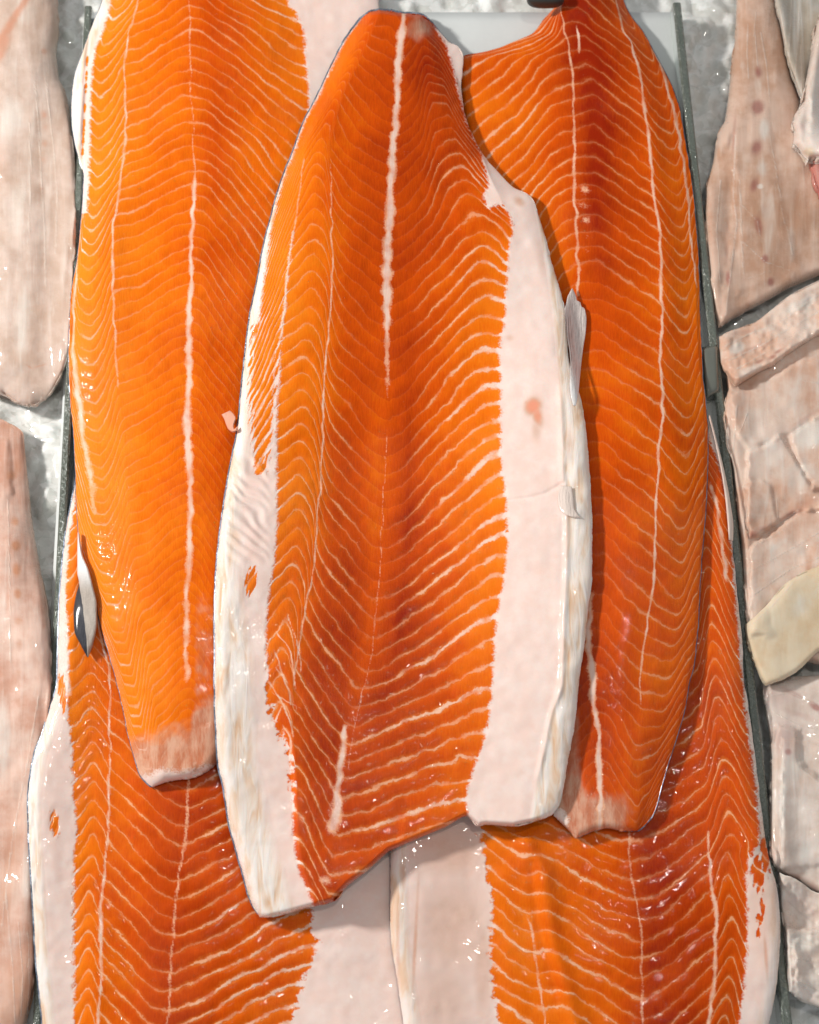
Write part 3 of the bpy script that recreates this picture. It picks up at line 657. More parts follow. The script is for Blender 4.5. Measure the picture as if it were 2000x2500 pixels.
# --- bottom left
D_L = [(190, 1150), (176, 1224), (160, 1311), (153, 1381), (145, 1468), (143, 1555), (140, 1670), (122, 1730), (104, 1793), (87, 1834), (75, 1892), (68, 1961), (70, 2019), (75, 2124), (81, 2211), (87, 2327), (96, 2414), (104, 2500), (114, 2640)]
D_R = [(640, 1150), (840, 1600), (950, 1900), (985, 2100), (990, 2300), (1010, 2500), (1020, 2640)]
def d_fat(px, py, s, g):
    f = np.maximum(g[1]-px, px-g[4])
    f = np.minimum(f, 46-1.0*np.maximum(0, 0))
    pat = np.maximum(blob(px, py, 133, 2010, 16, 42, -8), blob(px, py, 152, 1690, 12, 60, -4))
    return np.where(pat > 0, np.minimum(f, 10-pat*38+9*stripes(px, py)), f)
salmon('broad salmon fillet at the bottom left with a white fat rim',
       D_L, D_R, [(190, 1150), (640, 1150)], [(114, 2640), (1020, 2640)],
       [[(1100, 196), (1224, 182), (1410, 160), (1526, 164), (1642, 165), (1747, 168), (1863, 178), (1950, 180), (2008, 187), (2124, 180), (2240, 180), (2356, 180), (2640, 182)],
        [(1100, 240), (1490, 236), (1566, 249), (1642, 268), (1776, 269), (1921, 267), (2008, 264), (2095, 258), (2182, 249), (2269, 246), (2356, 246), (2472, 241), (2640, 235)],
        [(1100, 430), (1700, 470), (1909, 459), (1979, 458), (2066, 449), (2182, 432), (2269, 426), (2356, 417), (2472, 412), (2640, 400)],
        [(1100, 600), (2000, 770), (2214, 759), (2286, 770), (2344, 772), (2385, 742), (2472, 722), (2640, 705)]],
       {1200: [(0, 60), (1, -150), (1.15, -158), (1.55, -196), (1.9, -152), (2, -140), (2.5, -58), (2.8, -12), (3, 0), (3.12, -15), (4, -170), (5, -190)],
        2640: [(0, 60), (1, -150), (1.15, -160), (1.55, -200), (1.9, -158), (2, -142), (2.5, -58), (2.8, -12), (3, 0), (3.12, -15), (4, -160), (5, -190)]},
       {1200: [(0, 1), (1, .9), (1.9, .75), (2, .9), (2.5, .8), (2.75, .35), (3, .5), (3.15, .8), (3.4, 1), (5, 1)], 2640: [(0, 1), (1, .9), (1.9, .75), (2, .9), (2.4, .8), (2.7, .3), (3, .5), (3.15, .8), (3.4, 1), (5, 1)]},
       {1200: [(0, .2), (1, .10), (2, .08), (2.5, .075), (3, .09), (3.3, .12), (4, .18)], 2640: [(0, .2), (1, .11), (2, .08), (2.5, .075), (3, .09), (3.3, .13), (4, .18)]},
       {1200: [(0, .2), (1, .15), (2, .35), (2.4, .4), (3, .6), (4, .4)], 2000: [(0, .2), (1, .2), (2, .4), (2.5, .55), (2.9, .8), (3.2, .78), (4, .45)], 2640: [(0, .2), (1, .2), (2, .4), (2.5, .55), (3, .75), (3.4, .55), (4, .35)]},
       [(1100, 42), (1800, 44), (2600, 47)],
       {1200: [(0, 8), (1, 13), (2, 18), (3, 20), (4, 12), (5, 6)], 2640: [(0, 9), (1, 15), (2, 21), (3, 21), (4, 11), (5, 7)]},
       d_fat,
       [([(y, x) for y, x in [(1490, 236), (1566, 249), (1642, 268), (1776, 269), (1921, 267), (2008, 264), (2095, 258), (2182, 249), (2269, 246), (2356, 246), (2472, 241), (2640, 235)]], [(1490, 3.5), (1900, 3.5), (2200, 5), (2640, 5)], .85),
        ([(1860, 460), (1979, 458), (2066, 449), (2182, 432), (2269, 426), (2356, 417), (2472, 412), (2640, 400)], [(1860, 3), (2000, 5), (2640, 4)], .62),
        ([(1330, 164), (1450, 158), (1560, 162), (1700, 168)], 7.0, .9)],
       (40, 60, 480, 0), (0.012, 0.018), skin=(3.5, 0, 0, 0),
       cream=lambda px, py, s, g: np.clip((34-(px-g[0]))/12, 0, 1)*sstep(1700, 1800, py)+0.0*px,
       rag=lambda px, py, s: np.where(s > 3.2, 60.0, 26.0), blush=[(133, 2010, 30, 70, 0, .25), (120, 1890, 22, 40, 0, .2)],
       wet=lambda px, py: 0.55+0.25*sstep(450, 250, px)*sstep(1900, 1700, py), nu=230, nv=420)

# --- bottom right
E_L = [(1230, 1000), (1140, 1500), (1020, 1850), (965, 2010), (953, 2090), (953, 2240), (956, 2298), (968, 2380), (978, 2450), (985, 2500), (1000, 2640)]
E_R = [(1700, 960), (1726, 1015), (1747, 1085), (1764, 1155), (1780, 1224), (1790, 1352), (1803, 1468), (1812, 1555), (1817, 1665), (1826, 1718), (1838, 1805), (1849, 1892), (1858, 1961), (1870, 2054), (1881, 2112), (1896, 2164), (1904, 2228), (1906, 2286), (1899, 2385), (1887, 2460), (1878, 2500), (1850, 2640)]
def e_fat(px, py, s, g):
    f = np.maximum(g[1]-px, px-g[5])
    pat = np.maximum.reduce([blob(px, py, 1850, 2130, 20, 60, -8), blob(px, py, 1868, 2090, 14, 60, -8), blob(px, py, 1862, 2215, 8, 26, -5), blob(px, py, 1856, 2245, 12, 18, 0)*.9, blob(px, py, 1852, 2280, 7, 20, 5)*.8])
    return np.where(pat > 0, np.minimum(f, 10-pat*38+9*stripes(px, py, 16)), f)
E_XS = [(1000, 1640), (1400, 1690), (1700, 1705), (1834, 1715), (2031, 1728), (2112, 1733), (2170, 1739), (2240, 1748), (2356, 1745), (2489, 1733), (2640, 1725)]
salmon('broad salmon fillet at the bottom right with a creased left side and tan belly',
       E_L, E_R, [(1230, 1000), (1700, 960)], [(1000, 2640), (1850, 2640)],
       [[(960, 1260), (1700, 1160), (1990, 1165), (2080, 1182), (2153, 1193), (2211, 1204), (2269, 1198), (2385, 1200), (2472, 1212), (2640, 1222)],
        [(960, 1330), (1800, 1270), (2000, 1290), (2100, 1303), (2150, 1312), (2280, 1324), (2400, 1350), (2500, 1376), (2640, 1390)],
        [(960, 1450), (1700, 1505), (2031, 1536), (2124, 1542), (2211, 1554), (2298, 1565), (2385, 1567), (2495, 1571), (2640, 1575)],
        E_XS,
        [(960, 1688), (1200, 1772), (1500, 1800), (1700, 1817), (1961, 1850), (2050, 1856), (2092, 1832), (2153, 1822), (2240, 1826), (2327, 1823), (2414, 1816), (2495, 1806), (2640, 1790)]],
       {1000: [(0, -200), (1, -180), (1.4, -140), (1.8, -112), (2, -110), (2.5, -50), (3, 0), (3.25, -12), (4, -90), (4.36, -214), (5, -60), (6, -40)],
        1950: [(0, -200), (1, -180), (1.4, -140), (1.8, -112), (2, -110), (2.5, -50), (3, 0), (3.25, -12), (4, -100), (4.42, -214), (5, -80), (6, -40)],
        2250: [(0, -200), (1, -180), (1.4, -140), (1.8, -112), (2, -114), (2.5, -52), (3, 0), (3.25, -14), (4, -130), (4.5, -196), (5, -120), (6, -60)]},
       {1000: [(0, 0.5), (1, 1), (2, .9), (3, .7), (3.3, .2), (3.8, .3), (4, .7), (6, .7)], 2000: [(0, 0.5), (1, 1), (2, 1), (2.7, .9), (3, .7), (3.3, .35), (4, .75), (6, .8)], 2600: [(0, .5), (1, 1), (2, 1), (3, .7), (3.4, .4), (4, .7), (6, .7)]},
       {1000: [(0, .2), (1, .2), (2, .12), (3, .1), (4, .07), (5, .09), (6, .2)], 2600: [(0, .2), (1, .16), (1.5, .10), (2, .11), (3, .11), (4, .08), (5, .09), (6, .2)]},
       {1000: [(0, .3), (2, .5), (3, .7), (4, .55), (6, .4)], 1900: [(0, .3), (1, .25), (2, .4), (2.7, .5), (3.2, .85), (3.8, .75), (4.5, .6), (6, .5)], 2600: [(0, .3), (1, .3), (2, .3), (2.7, .45), (3.1, .9), (3.7, .85), (4.2, .6), (6, .5)]},
       [(1000, 44), (1800, 46), (2600, 48)],
       {1000: [(0, 8), (1, 12), (3, 18), (4, 17), (5, 12), (6, 9)], 2640: [(0, 9), (.35, 12), (1, 12), (1.9, 17), (3, 21), (4, 21), (5, 15), (6, 9)]},
       e_fat,
       [(E_XS[4:], [(2000, 3), (2112, 6), (2300, 7), (2640, 6)], .8), ([(1980, 1532), (2124, 1542), (2211, 1554), (2298, 1565), (2385, 1567), (2495, 1571), (2640, 1575)], 4.0, .6),
        ([(2240, 1290), (2320, 1304), (2420, 1318), (2520, 1332), (2640, 1340)], 4.0, .7),
        ([(1180, 1733), (1250, 1752), (1330, 1764), (1420, 1776)], 7.0, .8)],
       (26, 46, 420, 0), (0.012, 0.02), skin=(0, 2.5, 0, 0),
       cream=lambda px, py, s, g: np.clip((46-(px-g[0]))/14, 0, 1)*.9+np.clip((34-(g[6]-px))/14, 0, 1)*.6,
       rag=lambda px, py, s: np.where(s < 2, 44.0, 22.0),
       blush=[(1100, 2080, 150, 110, 0, .42), (1110, 2260, 150, 200, 0, .40), (1080, 2440, 130, 160, 0, .34), (1180, 2360, 40, 200, 0, .42), (972, 2330, 8, 200, 0, .5), (1014, 2300, 8, 260, 3, .55), (985, 2130, 12, 70, 0, .5), (1860, 2200, 60, 260, 0, .34), (1890, 2200, 14, 120, 0, .45), (1870, 2330, 8, 90, -4, .6)],
       wet=lambda px, py: 0.5+0.4*sstep(1500, 1600, px)*sstep(2200, 2050, py), nu=260, nv=420,
       ridges=[([(1300, 2110), (1306, 2180), (1318, 2260), (1336, 2330), (1360, 2420)], -0.0022, 13), ([(1285, 2060), (1326, 2130), (1336, 2200), (1350, 2300), (1385, 2420), (1410, 2520)], 0.0042, 26), ([(1230, 2150), (1240, 2300), (1260, 2500)], 0.0018, 34)])

# --- left
A_L = [(262, -120), (249, 0), (226, 58), (200, 133), (181, 191), (174, 261), (179, 325), (193, 388), (205, 430), (203, 481), (197, 556), (188, 638), (175, 713), (170, 800), (168, 888), (172, 975), (181, 1073), (184, 1155), (187, 1235), (193, 1311), (203, 1380), (218, 1430), (236, 1475), (245, 1525), (262, 1583), (284, 1659), (301, 1730), (313, 1793), (328, 1851), (342, 1892), (358, 1910), (371, 1921)]
A_R = [(940, -120), (925, 0), (930, 60), (900, 250), (830, 500), (760, 800), (700, 1100), (650, 1400), (612, 1600), (572, 1780), (548, 1850)]
A_XC = [(-120, 462), (0, 463), (240, 467), (330, 472), (460, 475), (580, 468), (720, 464), (830, 461), (917, 461), (1062, 458), (1178, 464), (1323, 464), (1468, 456), (1584, 455), (1665, 458), (1760, 462), (1860, 466), (1940, 468)]
A_XS = [(-120, 345), (0, 336), (75, 316), (174, 304), (278, 307), (400, 299), (504, 284), (580, 275), (696, 275), (835, 281), (946, 287), (1021, 298), (1200, 312), (1400, 332), (1600, 360), (1750, 384), (1940, 405)]
def a_fat(px, py, s, g):
    f = np.maximum(g[1]-px, px-g[4])
    f = np.where(py > 520, np.maximum(np.minimum(f, -9), px-g[4]), f)
    pat = np.maximum.reduce([blob(px, py, 208+(y-250)*(-0.05), y, 4.5, 17, 4) for y in (150, 185, 215, 262, 300, 322, 345, 372)])
    f = np.where(pat > 0, np.minimum(f, 6-pat*30), f)
    f = np.maximum(f, (py-(1888-0.10*(px-371)+6*np.sin(px/17.0)))*0.5)
    return f
salmon('long salmon fillet on the left, tail end down, dark fin at its edge',
       A_L, A_R, [(262, -120), (940, -120)], [(371, 1921), (406, 1907), (464, 1898), (504, 1883), (530, 1862), (548, 1850)],
       [[(-120, 280), (0, 270), (58, 258), (133, 230), (232, 222), (325, 220), (429, 217), (504, 213), (580, 203), (700, 194), (888, 196), (975, 203), (1090, 214), (1200, 226), (1311, 232), (1475, 262), (1659, 302), (1850, 345), (1940, 385)],
        A_XS, A_XC,
        [(-120, 695), (0, 704), (46, 730), (93, 745), (150, 748), (232, 754), (272, 754), (400, 735), (600, 700), (900, 660), (1400, 630), (1940, 545)]],
       {0: [(0, 150), (1, 148), (1.25, 162), (1.6, 136), (2, 84), (2.3, 62), (2.6, 30), (2.85, 7), (3, 0), (3.1, 6), (3.3, 44), (4, 160), (5, 200)],
        400: [(0, 150), (1, 150), (1.25, 166), (1.6, 140), (2, 80), (2.3, 62), (2.6, 30), (2.85, 7), (3, 0), (3.1, 6), (3.3, 50), (4, 210), (5, 250)],
        900: [(0, 40), (1, 190), (1.3, 200), (1.6, 170), (2, 90), (2.3, 70), (2.6, 34), (2.85, 7), (3, 0), (3.1, 6), (3.3, 60), (4, 220), (5, 260)],
        1900: [(0, 40), (1, 200), (1.3, 200), (1.6, 150), (2, 70), (2.3, 50), (2.6, 24), (2.85, 5), (3, 0), (3.1, 6), (3.3, 50), (4, 160), (5, 200)]},
       {0: [(0, .4), (1, .9), (1.9, .8), (2, .65), (2.3, .45), (2.8, .36), (3, .5), (3.2, .35), (3.4, .65), (4, .9), (5, .9)],
        500: [(0, .4), (1, .95), (1.9, .9), (2, .7), (2.3, .45), (2.8, .3), (3, .4), (3.2, .35), (3.4, .6), (4, .8), (5, .8)],
        800: [(0, .6), (1, .6), (1.9, .55), (2, .3), (2.4, .18), (2.9, .1), (3.3, .14), (4, .18), (5, .2)],
        1150: [(0, .5), (1, .28), (1.6, .22), (2, .16), (2.5, .08), (3, .04), (4, .08), (5, .1)],
        1900: [(0, .5), (1, .4), (2, .25), (2.5, .15), (3, .08), (4, .1), (5, .1)]},
       {0: [(0, .2), (1, .15), (1.3, .14), (1.9, .14), (2, .12), (2.5, .10), (3, .12), (3.3, .10), (4, .15)], 700: [(0, .2), (1, .14), (2, .12), (2.5, .10), (3, .10), (4, .12)], 1900: [(0, .3), (1, .2), (2, .16), (3, .1), (4, .12)]},
       {0: [(0, .1), (1, .05), (1.8, .1), (2.2, .22), (2.7, .36), (3, .45), (3.2, .66), (3.5, .42), (4, .18), (5, .2)],
        600: [(0, .1), (1, .05), (2, .15), (2.6, .28), (3, .38), (3.2, .5), (3.6, .4), (4, .3), (5, .3)],
        1100: [(0, .05), (1, .05), (2, .12), (2.6, .3), (3, .36), (3.4, .5), (4, .5), (5, .5)],
        1900: [(0, .1), (1, .1), (2, .2), (3, .3), (4, .45), (5, .5)]},
       [(-200, 31), (600, 31), (900, 30), (1500, 26), (1900, 24)],
       {-120: [(0, 7), (1, 12), (2, 20), (3, 25), (3.6, 20), (4, 12), (5, 6)], 800: [(0, 6), (1, 13), (2, 22), (3, 26), (4, 16), (5, 8)], 1500: [(0, 7), (1, 12), (2, 18), (3, 21), (4, 15), (5, 9)], 1900: [(0, 7), (1, 8), (2, 11), (3, 12), (4, 10), (5, 7)]},
       a_fat,
       [(A_XC[:-3], [(-120, 2.5), (400, 3), (460, 6), (600, 6), (800, 9), (917, 11), (1062, 12), (1178, 9), (1323, 10), (1468, 8), (1665, 9)], [(-120, .55), (400, .6), (480, .95), (1200, 1), (1400, .8), (1665, .7)]),
        (A_XS[:11], [(-120, 3), (500, 4), (1021, 4)], [(-120, .75), (700, .8), (1021, .5)]),
        ([(500, 206), (580, 194), (700, 184), (830, 179), (888, 183), (975, 192), (1090, 206), (1178, 222), (1260, 232)], [(500, 3), (800, 5), (975, 11), (1178, 12), (1260, 6)], [(500, .7), (900, .85), (1178, .7), (1260, .5)])],
       (60, 60, 0, 26), (0.016, 0.024), skin=(1.5, 0, 0, 3.5),
       pink=lambda px, py, s: sstep(1700, 1880, py+0.25*(px-420))*1.0+0.35*sstep(1380, 1500, py)*sstep(460, 480, px),
       cream=lambda px, py, s, g: np.clip((24-(px-g[0]))/8, 0, 1)*sstep(480, 400, py),
       rag=lambda px, py, s: np.where(s > 3.5, 22.0, 10.0),
       wet=lambda px, py: 0.45+0.55*sstep(360, 270, px)*sstep(700, 900, py)*sstep(1800, 1500, py), nu=240, nv=560, blush=[(205, 250, 10, 120, 0, .3)])

# adipose fin on the left fillet's back
def leaf(name, L, R, mat, parent, thick, lift, nu=14, nv=60, curl=0.0, mk=None, taper=0.1):
    px, py, U, V = coons(L, R, [L[0], R[0]], [L[-1], R[-1]], nu, nv)
    th = thick*(0.35+0.65*np.sqrt(np.clip(1-(2*U-1)**2, 0, 1)))*(1-0.8*sstep(1-taper, 1, V))+curl*np.sin(np.pi*V)
    F = drape(0.003, 0.005)
    o, src, g = slab(name, px, py, th, F, mat, parent, lift)
    m = np.zeros(px.shape+(4,))
    if mk is not None: mk(px, py, U, V, m)
    attr(o, 'marks', m.reshape(-1, 4)[src], 'FLOAT_COLOR')
    return o
def fin_material(name, light, dark, rays, rough=0.3):
    n = N(name); fl = n.att('flat', 'Vector'); a = n.att('marks', None); sep = n.new('ShaderNodeSeparateColor'); n.put(sep.inputs[0], a.outputs['Color'])
    k = n.noise(fl, 60, 3, 0.6, stretch=(4, 0.5))
    c = n.mix(n.mul(n.rng(k, 0.4, 0.62), rays), light, tuple(q*0.55 for q in light))
    c = n.mix(sep.outputs[1], c, (0.82, 0.82, 0.82))
    c = n.mix(n.rng(n.add(sep.outputs[0], n.mul(n.sub(k, 0.5), 0.35)), 0.35, 0.65), c, dark)
    return n.set(Base_Color=c, Roughness=0.5, Specular_IOR_Level=0.2, Normal=n.bump(n.add(k, n.mul(n.noise(fl, 200, 2), 0.4)), 0.001, 0.7), Coat_Weight=0.35, Coat_Roughness=0.12)
MFIN = fin_material('fin_skin', (0.44, 0.38, 0.33), (0.035, 0.035, 0.045), 0.3)
MRAY = fin_material('fin_rays', (0.74, 0.64, 0.60), (0.22, 0.17, 0.15), 0.5)
filletA = [o for o in COL.objects if o.name.startswith('salmon_fillet')][-1]
def mk_ad(px, py, U, V, m):
    xd = np.interp(py, [1400, 1422, 1480, 1555, 1603], [186, 193, 202, 211, 214])
    m[..., 0] = np.clip(0.5-(px-xd)/6, 0, 1)*sstep(1405, 1425, py)
    m[..., 1] = sstep(1450, 1380, py)*.9
leaf('adipose_fin', [(190, 1300), (189, 1350), (189, 1399), (193, 1422), (186, 1451), (180, 1496), (182, 1540), (197, 1574), (213, 1604)],
     [(192, 1300), (200, 1351), (215, 1388), (226, 1429), (236, 1477), (236, 1518), (226, 1574), (216, 1604)], MFIN, filletA, 0.004, 0.002, mk=mk_ad)

# --- right
C_L = [(1340, -120), (1250, 40), (1160, 120), (1125, 160), (1130, 300), (1160, 450), (1220, 620), (1280, 900), (1310, 1300), (1325, 1700), (1338, 1880), (1350, 1975)]
C_T = [(1340, -120), (1540, -120)]
C_LV = [(1371, -120), (1360, 10), (1348, 25), (1325, 50), (1301, 81), (1255, 101), (1214, 118), (1174, 128), (1133, 136), (1120, 150), (1122, 200), (1140, 330), (1180, 480), (1230, 640), (1280, 900), (1310, 1300), (1325, 1700), (1338, 1880), (1351, 1988)]
C_R = [(1500, -120), (1523, 0), (1539, 35), (1568, 75), (1597, 128), (1626, 180), (1649, 232), (1664, 290), (1675, 359), (1687, 441), (1696, 522), (1704, 609), (1708, 696), (1710, 812), (1713, 888), (1722, 975), (1728, 1062), (1728, 1131), (1725, 1207), (1719, 1294), (1710, 1410), (1704, 1526), (1693, 1630), (1684, 1660), (1672, 1730), (1652, 1799), (1632, 1863), (1617, 1915), (1606, 1955), (1590, 1995), (1575, 2008)]
C_B = [(1351, 1988), (1371, 2008), (1394, 2031), (1409, 2046), (1417, 2043), (1452, 2028), (1487, 2022), (1522, 2028), (1556, 2028), (1575, 2008)]
C_XC = [(-120, 1362), (0, 1368), (35, 1371), (87, 1383), (145, 1394), (232, 1400), (319, 1404), (377, 1401), (464, 1401), (522, 1406), (609, 1409), (684, 1413), (725, 1412), (900, 1420), (1100, 1425), (1300, 1434), (1485, 1441), (1555, 1436), (1642, 1446), (1689, 1446), (1776, 1461), (1863, 1464), (1985, 1467), (2060, 1468)]
C_XS = [(-120, 1480), (0, 1503), (58, 1516), (116, 1545), (191, 1562), (261, 1574), (330, 1586), (406, 1590), (481, 1597), (551, 1609), (667, 1614), (783, 1617), (859, 1612), (946, 1617), (1015, 1617), (1091, 1609), (1178, 1606), (1247, 1603), (1323, 1600), (1410, 1597), (1526, 1580), (1642, 1565), (1718, 1563), (1834, 1559), (1950, 1557), (2060, 1552)]
salmon('long salmon fillet on the right with its cut tail end down, beside the glass',
       C_LV, C_R, [(1371, -120), (1500, -120)], C_B,
       [C_XC, C_XS,
        [(-120, 1494), (0, 1520), (75, 1562), (162, 1614), (232, 1634), (319, 1655), (406, 1670), (493, 1680), (580, 1689), (667, 1698), (812, 1703), (1062, 1720), (1294, 1712), (1526, 1697), (1730, 1664), (1863, 1624), (1995, 1582), (2060, 1568)]],
       {0: [(0, 190), (.5, 95), (.85, 14), (1, 0), (1.25, -6), (1.5, 22), (2, 95), (2.3, 130), (2.75, 155), (3, 130), (4, 100)],
        400: [(0, 215), (.5, 110), (.85, 16), (1, 0), (1.25, -6), (1.5, 25), (2, 100), (2.3, 140), (2.75, 165), (3, 135), (4, 100)],
        800: [(0, 120), (.5, 60), (.85, 10), (1, 0), (1.2, -4), (1.5, 30), (2, 96), (2.2, 124), (2.68, 162), (3, 108), (4, 60)],
        1300: [(0, 120), (.5, 60), (.85, 10), (1, 0), (1.2, 0), (1.5, 40), (2, 100), (2.2, 130), (2.6, 168), (3, 60), (4, 40)],
        2000: [(0, 120), (.5, 60), (.85, 10), (1, 0), (1.2, 10), (1.5, 60), (2, 120), (2.3, 100), (2.6, 80), (3, 0), (4, -40)]},
       {0: [(0, .75), (.6, .8), (.85, .5), (1, .3), (1.3, .3), (1.6, .4), (2, .6), (4, .6)], 450: [(0, 1), (.6, 1), (.85, .7), (1, .4), (1.2, .1), (1.5, .35), (2, .6), (4, .6)],
        750: [(0, .6), (.8, .3), (1, .1), (1.3, .08), (1.6, .35), (2, .6), (3, .75)], 1200: [(0, .1), (1, .05), (1.5, .22), (2, .6), (3, .7)], 1700: [(0, .1), (1, .05), (1.5, .15), (2, .45), (3, .6)], 2000: [(0, .2), (1, .1), (2, .3), (3, .5)]},
       {0: [(0, .15), (.6, .12), (1, .08), (2, .08), (4, .12)], 600: [(0, .17), (.6, .13), (1, .1), (2, .09), (4, .1)], 2000: [(0, .15), (1, .1), (2, .1), (4, .1)]},
       {0: [(0, .45), (.7, .6), (1, .85), (1.35, 1.15), (1.7, .9), (2, .6), (2.5, .6), (4, .5)], 500: [(0, .3), (.6, .38), (.9, .6), (1.25, 1.0), (1.6, .75), (2, .5), (3, .4), (4, .4)],
        900: [(0, .45), (1, .45), (1.3, .5), (2, .5), (3, .4)], 1300: [(0, .75), (1, .7), (1.4, .6), (2, .5), (3, .42)], 1650: [(0, .85), (1, .85), (1.5, .7), (2, .5), (3, .5)], 2000: [(0, .6), (1, .6), (2, .5), (3, .5)]},
       [(-200, 36), (500, 37), (800, 43), (1300, 46), (1700, 40), (2000, 34)],
       {-120: [(0, 9), (.6, 14), (1, 20), (1.5, 23), (2, 20), (3, 11), (4, 8)], 800: [(0, 10), (1, 20), (1.6, 25), (2, 23), (3, 10), (4, 7)], 1500: [(0, 9), (1, 18), (1.6, 21), (2, 18), (3, 10), (4, 7)], 2000: [(0, 7), (1, 11), (2, 11), (3, 8), (4, 7)]},
       lambda px, py, s, g: np.maximum(np.full(px.shape, -60.0), (np.hypot(px-1360, py-2000)*-1.0+26)*0.7),
       [([p for p in C_XC if p[0] <= 725], [(-120, 2.5), (200, 4), (600, 5), (725, 5)], [(-120, .55), (300, .75), (725, .8)]),
        ([(1440, 1441), (1485, 1441), (1555, 1436), (1642, 1446), (1689, 1446), (1776, 1461), (1863, 1464), (2040, 1467)], [(1440, 8), (1600, 11), (1700, 10), (1800, 8), (2020, 8)], [(1440, .5), (1520, .9), (2000, .95)]),
        ([p for p in C_XS if p[0] <= 1760], [(-120, 2), (80, 3.5), (200, 5), (1100, 5), (1300, 4), (1760, 3)], [(-120, .6), (100, .8), (1400, .85), (1760, .5)]),
        ([(110, 1590), (162, 1614), (232, 1634), (319, 1655), (406, 1670), (493, 1680), (580, 1689), (700, 1700)], [(110, 3), (320, 5.5), (500, 4), (700, 3)], .8),
        ([(66, 1408), (90, 1414), (128, 1416)], 4.0, .9),
        ([(455, 1425), (470, 1428)], 14.0, .75), ([(495, 1424), (506, 1428)], 16.0, .75), ([(530, 1430), (545, 1432)], 12.0, .75), ([(575, 1432), (580, 1434)], 10.0, .7), ([(610, 1432), (614, 1434)], 9.0, .7)],
       (20, 90, 0, 20), (0.014, 0.022), skin=(0, 2.0, 0, 4.0),
       pink=lambda px, py, s: 0.85*sstep(1890, 2000, py+0.3*np.abs(px-1465))*sstep(1600, 1470, px)+0.5*sstep(1600, 1800, py)*sstep(1440, 1400, px),
       cream=lambda px, py, s, g: np.full(px.shape, .5),
       wet=lambda px, py: 0.35+0.6*sstep(1150, 1350, py), nu=220, nv=560, lift=0.0006)

# --- centre, on top of the others
B_L = [(880, 48), (858, 75), (835, 110), (806, 168), (771, 243), (745, 290), (719, 359), (684, 452), (661, 533), (643, 609), (629, 684), (614, 754), (606, 812), (591, 946), (580, 1050), (565, 1131), (548, 1224), (536, 1305), (528, 1410), (525, 1526), (525, 1689), (528, 1776), (533, 1863), (548, 1932), (557, 1996), (574, 2066), (597, 2147), (614, 2205), (635, 2240)]
B_T = [(880, 48), (892, 36), (904, 29), (928, 24), (985, 32), (1029, 36), (1058, 58)]
B_R = [(1058, 58), (1083, 88), (1100, 105), (1119, 114), (1132, 142), (1130, 175), (1126, 206), (1134, 272), (1157, 336), (1176, 371), (1214, 417), (1255, 458), (1290, 475), (1304, 492), (1315, 525), (1330, 574), (1348, 643), (1371, 719), (1383, 777), (1387, 865), (1400, 917), (1417, 969), (1432, 1050), (1438, 1131), (1443, 1224), (1446, 1294), (1446, 1410), (1435, 1497), (1426, 1584), (1414, 1665), (1412, 1689), (1403, 1776), (1388, 1851), (1377, 1921), (1365, 1967), (1348, 1990)]
B_B = [(635, 2240), (655, 2240), (696, 2231), (759, 2214), (812, 2202), (852, 2159), (899, 2124), (951, 2077), (1029, 2043), (1087, 2019), (1139, 1992), (1168, 2016), (1191, 2012), (1255, 2016), (1313, 2003), (1348, 1990)]
B_XF = [(40, 905), (150, 845), (243, 800), (383, 742), (522, 722), (684, 701), (760, 695), (830, 685), (917, 684), (1004, 676), (1120, 675), (1236, 677), (1352, 672), (1456, 656), (1555, 650), (1665, 651), (1718, 657), (1776, 676), (1830, 704), (1950, 714), (2037, 716), (2124, 730), (2193, 759), (2240, 775)]
B_XS = [(40, 925), (150, 878), (250, 832), (400, 806), (522, 809), (638, 811), (812, 803), (859, 797), (946, 791), (1062, 788), (1178, 782), (1294, 774), (1381, 765), (1468, 751), (1526, 739), (1613, 725), (1689, 719), (1776, 716), (1850, 720), (1950, 726), (2037, 730), (2124, 745), (2240, 790)]
B_XC = [(30, 988), (46, 985), (128, 974), (232, 971), (348, 962), (464, 954), (580, 948), (696, 945), (888, 945), (975, 946), (1062, 942), (1178, 939), (1294, 933), (1381, 928), (1468, 922), (1555, 913), (1642, 898), (1747, 872), (1880, 850), (2020, 825), (2150, 805), (2240, 800)]
B_XR = [(0, 1056), (58, 1062), (116, 1092), (191, 1113), (272, 1133), (336, 1156), (371, 1174), (430, 1196), (470, 1215), (510, 1234), (551, 1252), (609, 1243), (684, 1238), (783, 1231), (859, 1221), (975, 1223), (1091, 1223), (1201, 1234), (1294, 1240), (1410, 1232), (1497, 1214), (1584, 1206), (1665, 1203), (1718, 1198), (1805, 1183), (1892, 1152), (1950, 1140), (1993, 1143), (2240, 1120)]
B_XO = [(58, 1200), (480, 1300), (600, 1325), (760, 1350), (888, 1362), (1000, 1370), (1178, 1375), (1265, 1383), (1352, 1383), (1497, 1377), (1665, 1371), (1747, 1345), (1834, 1327), (1921, 1308), (2008, 1294), (2240, 1280)]
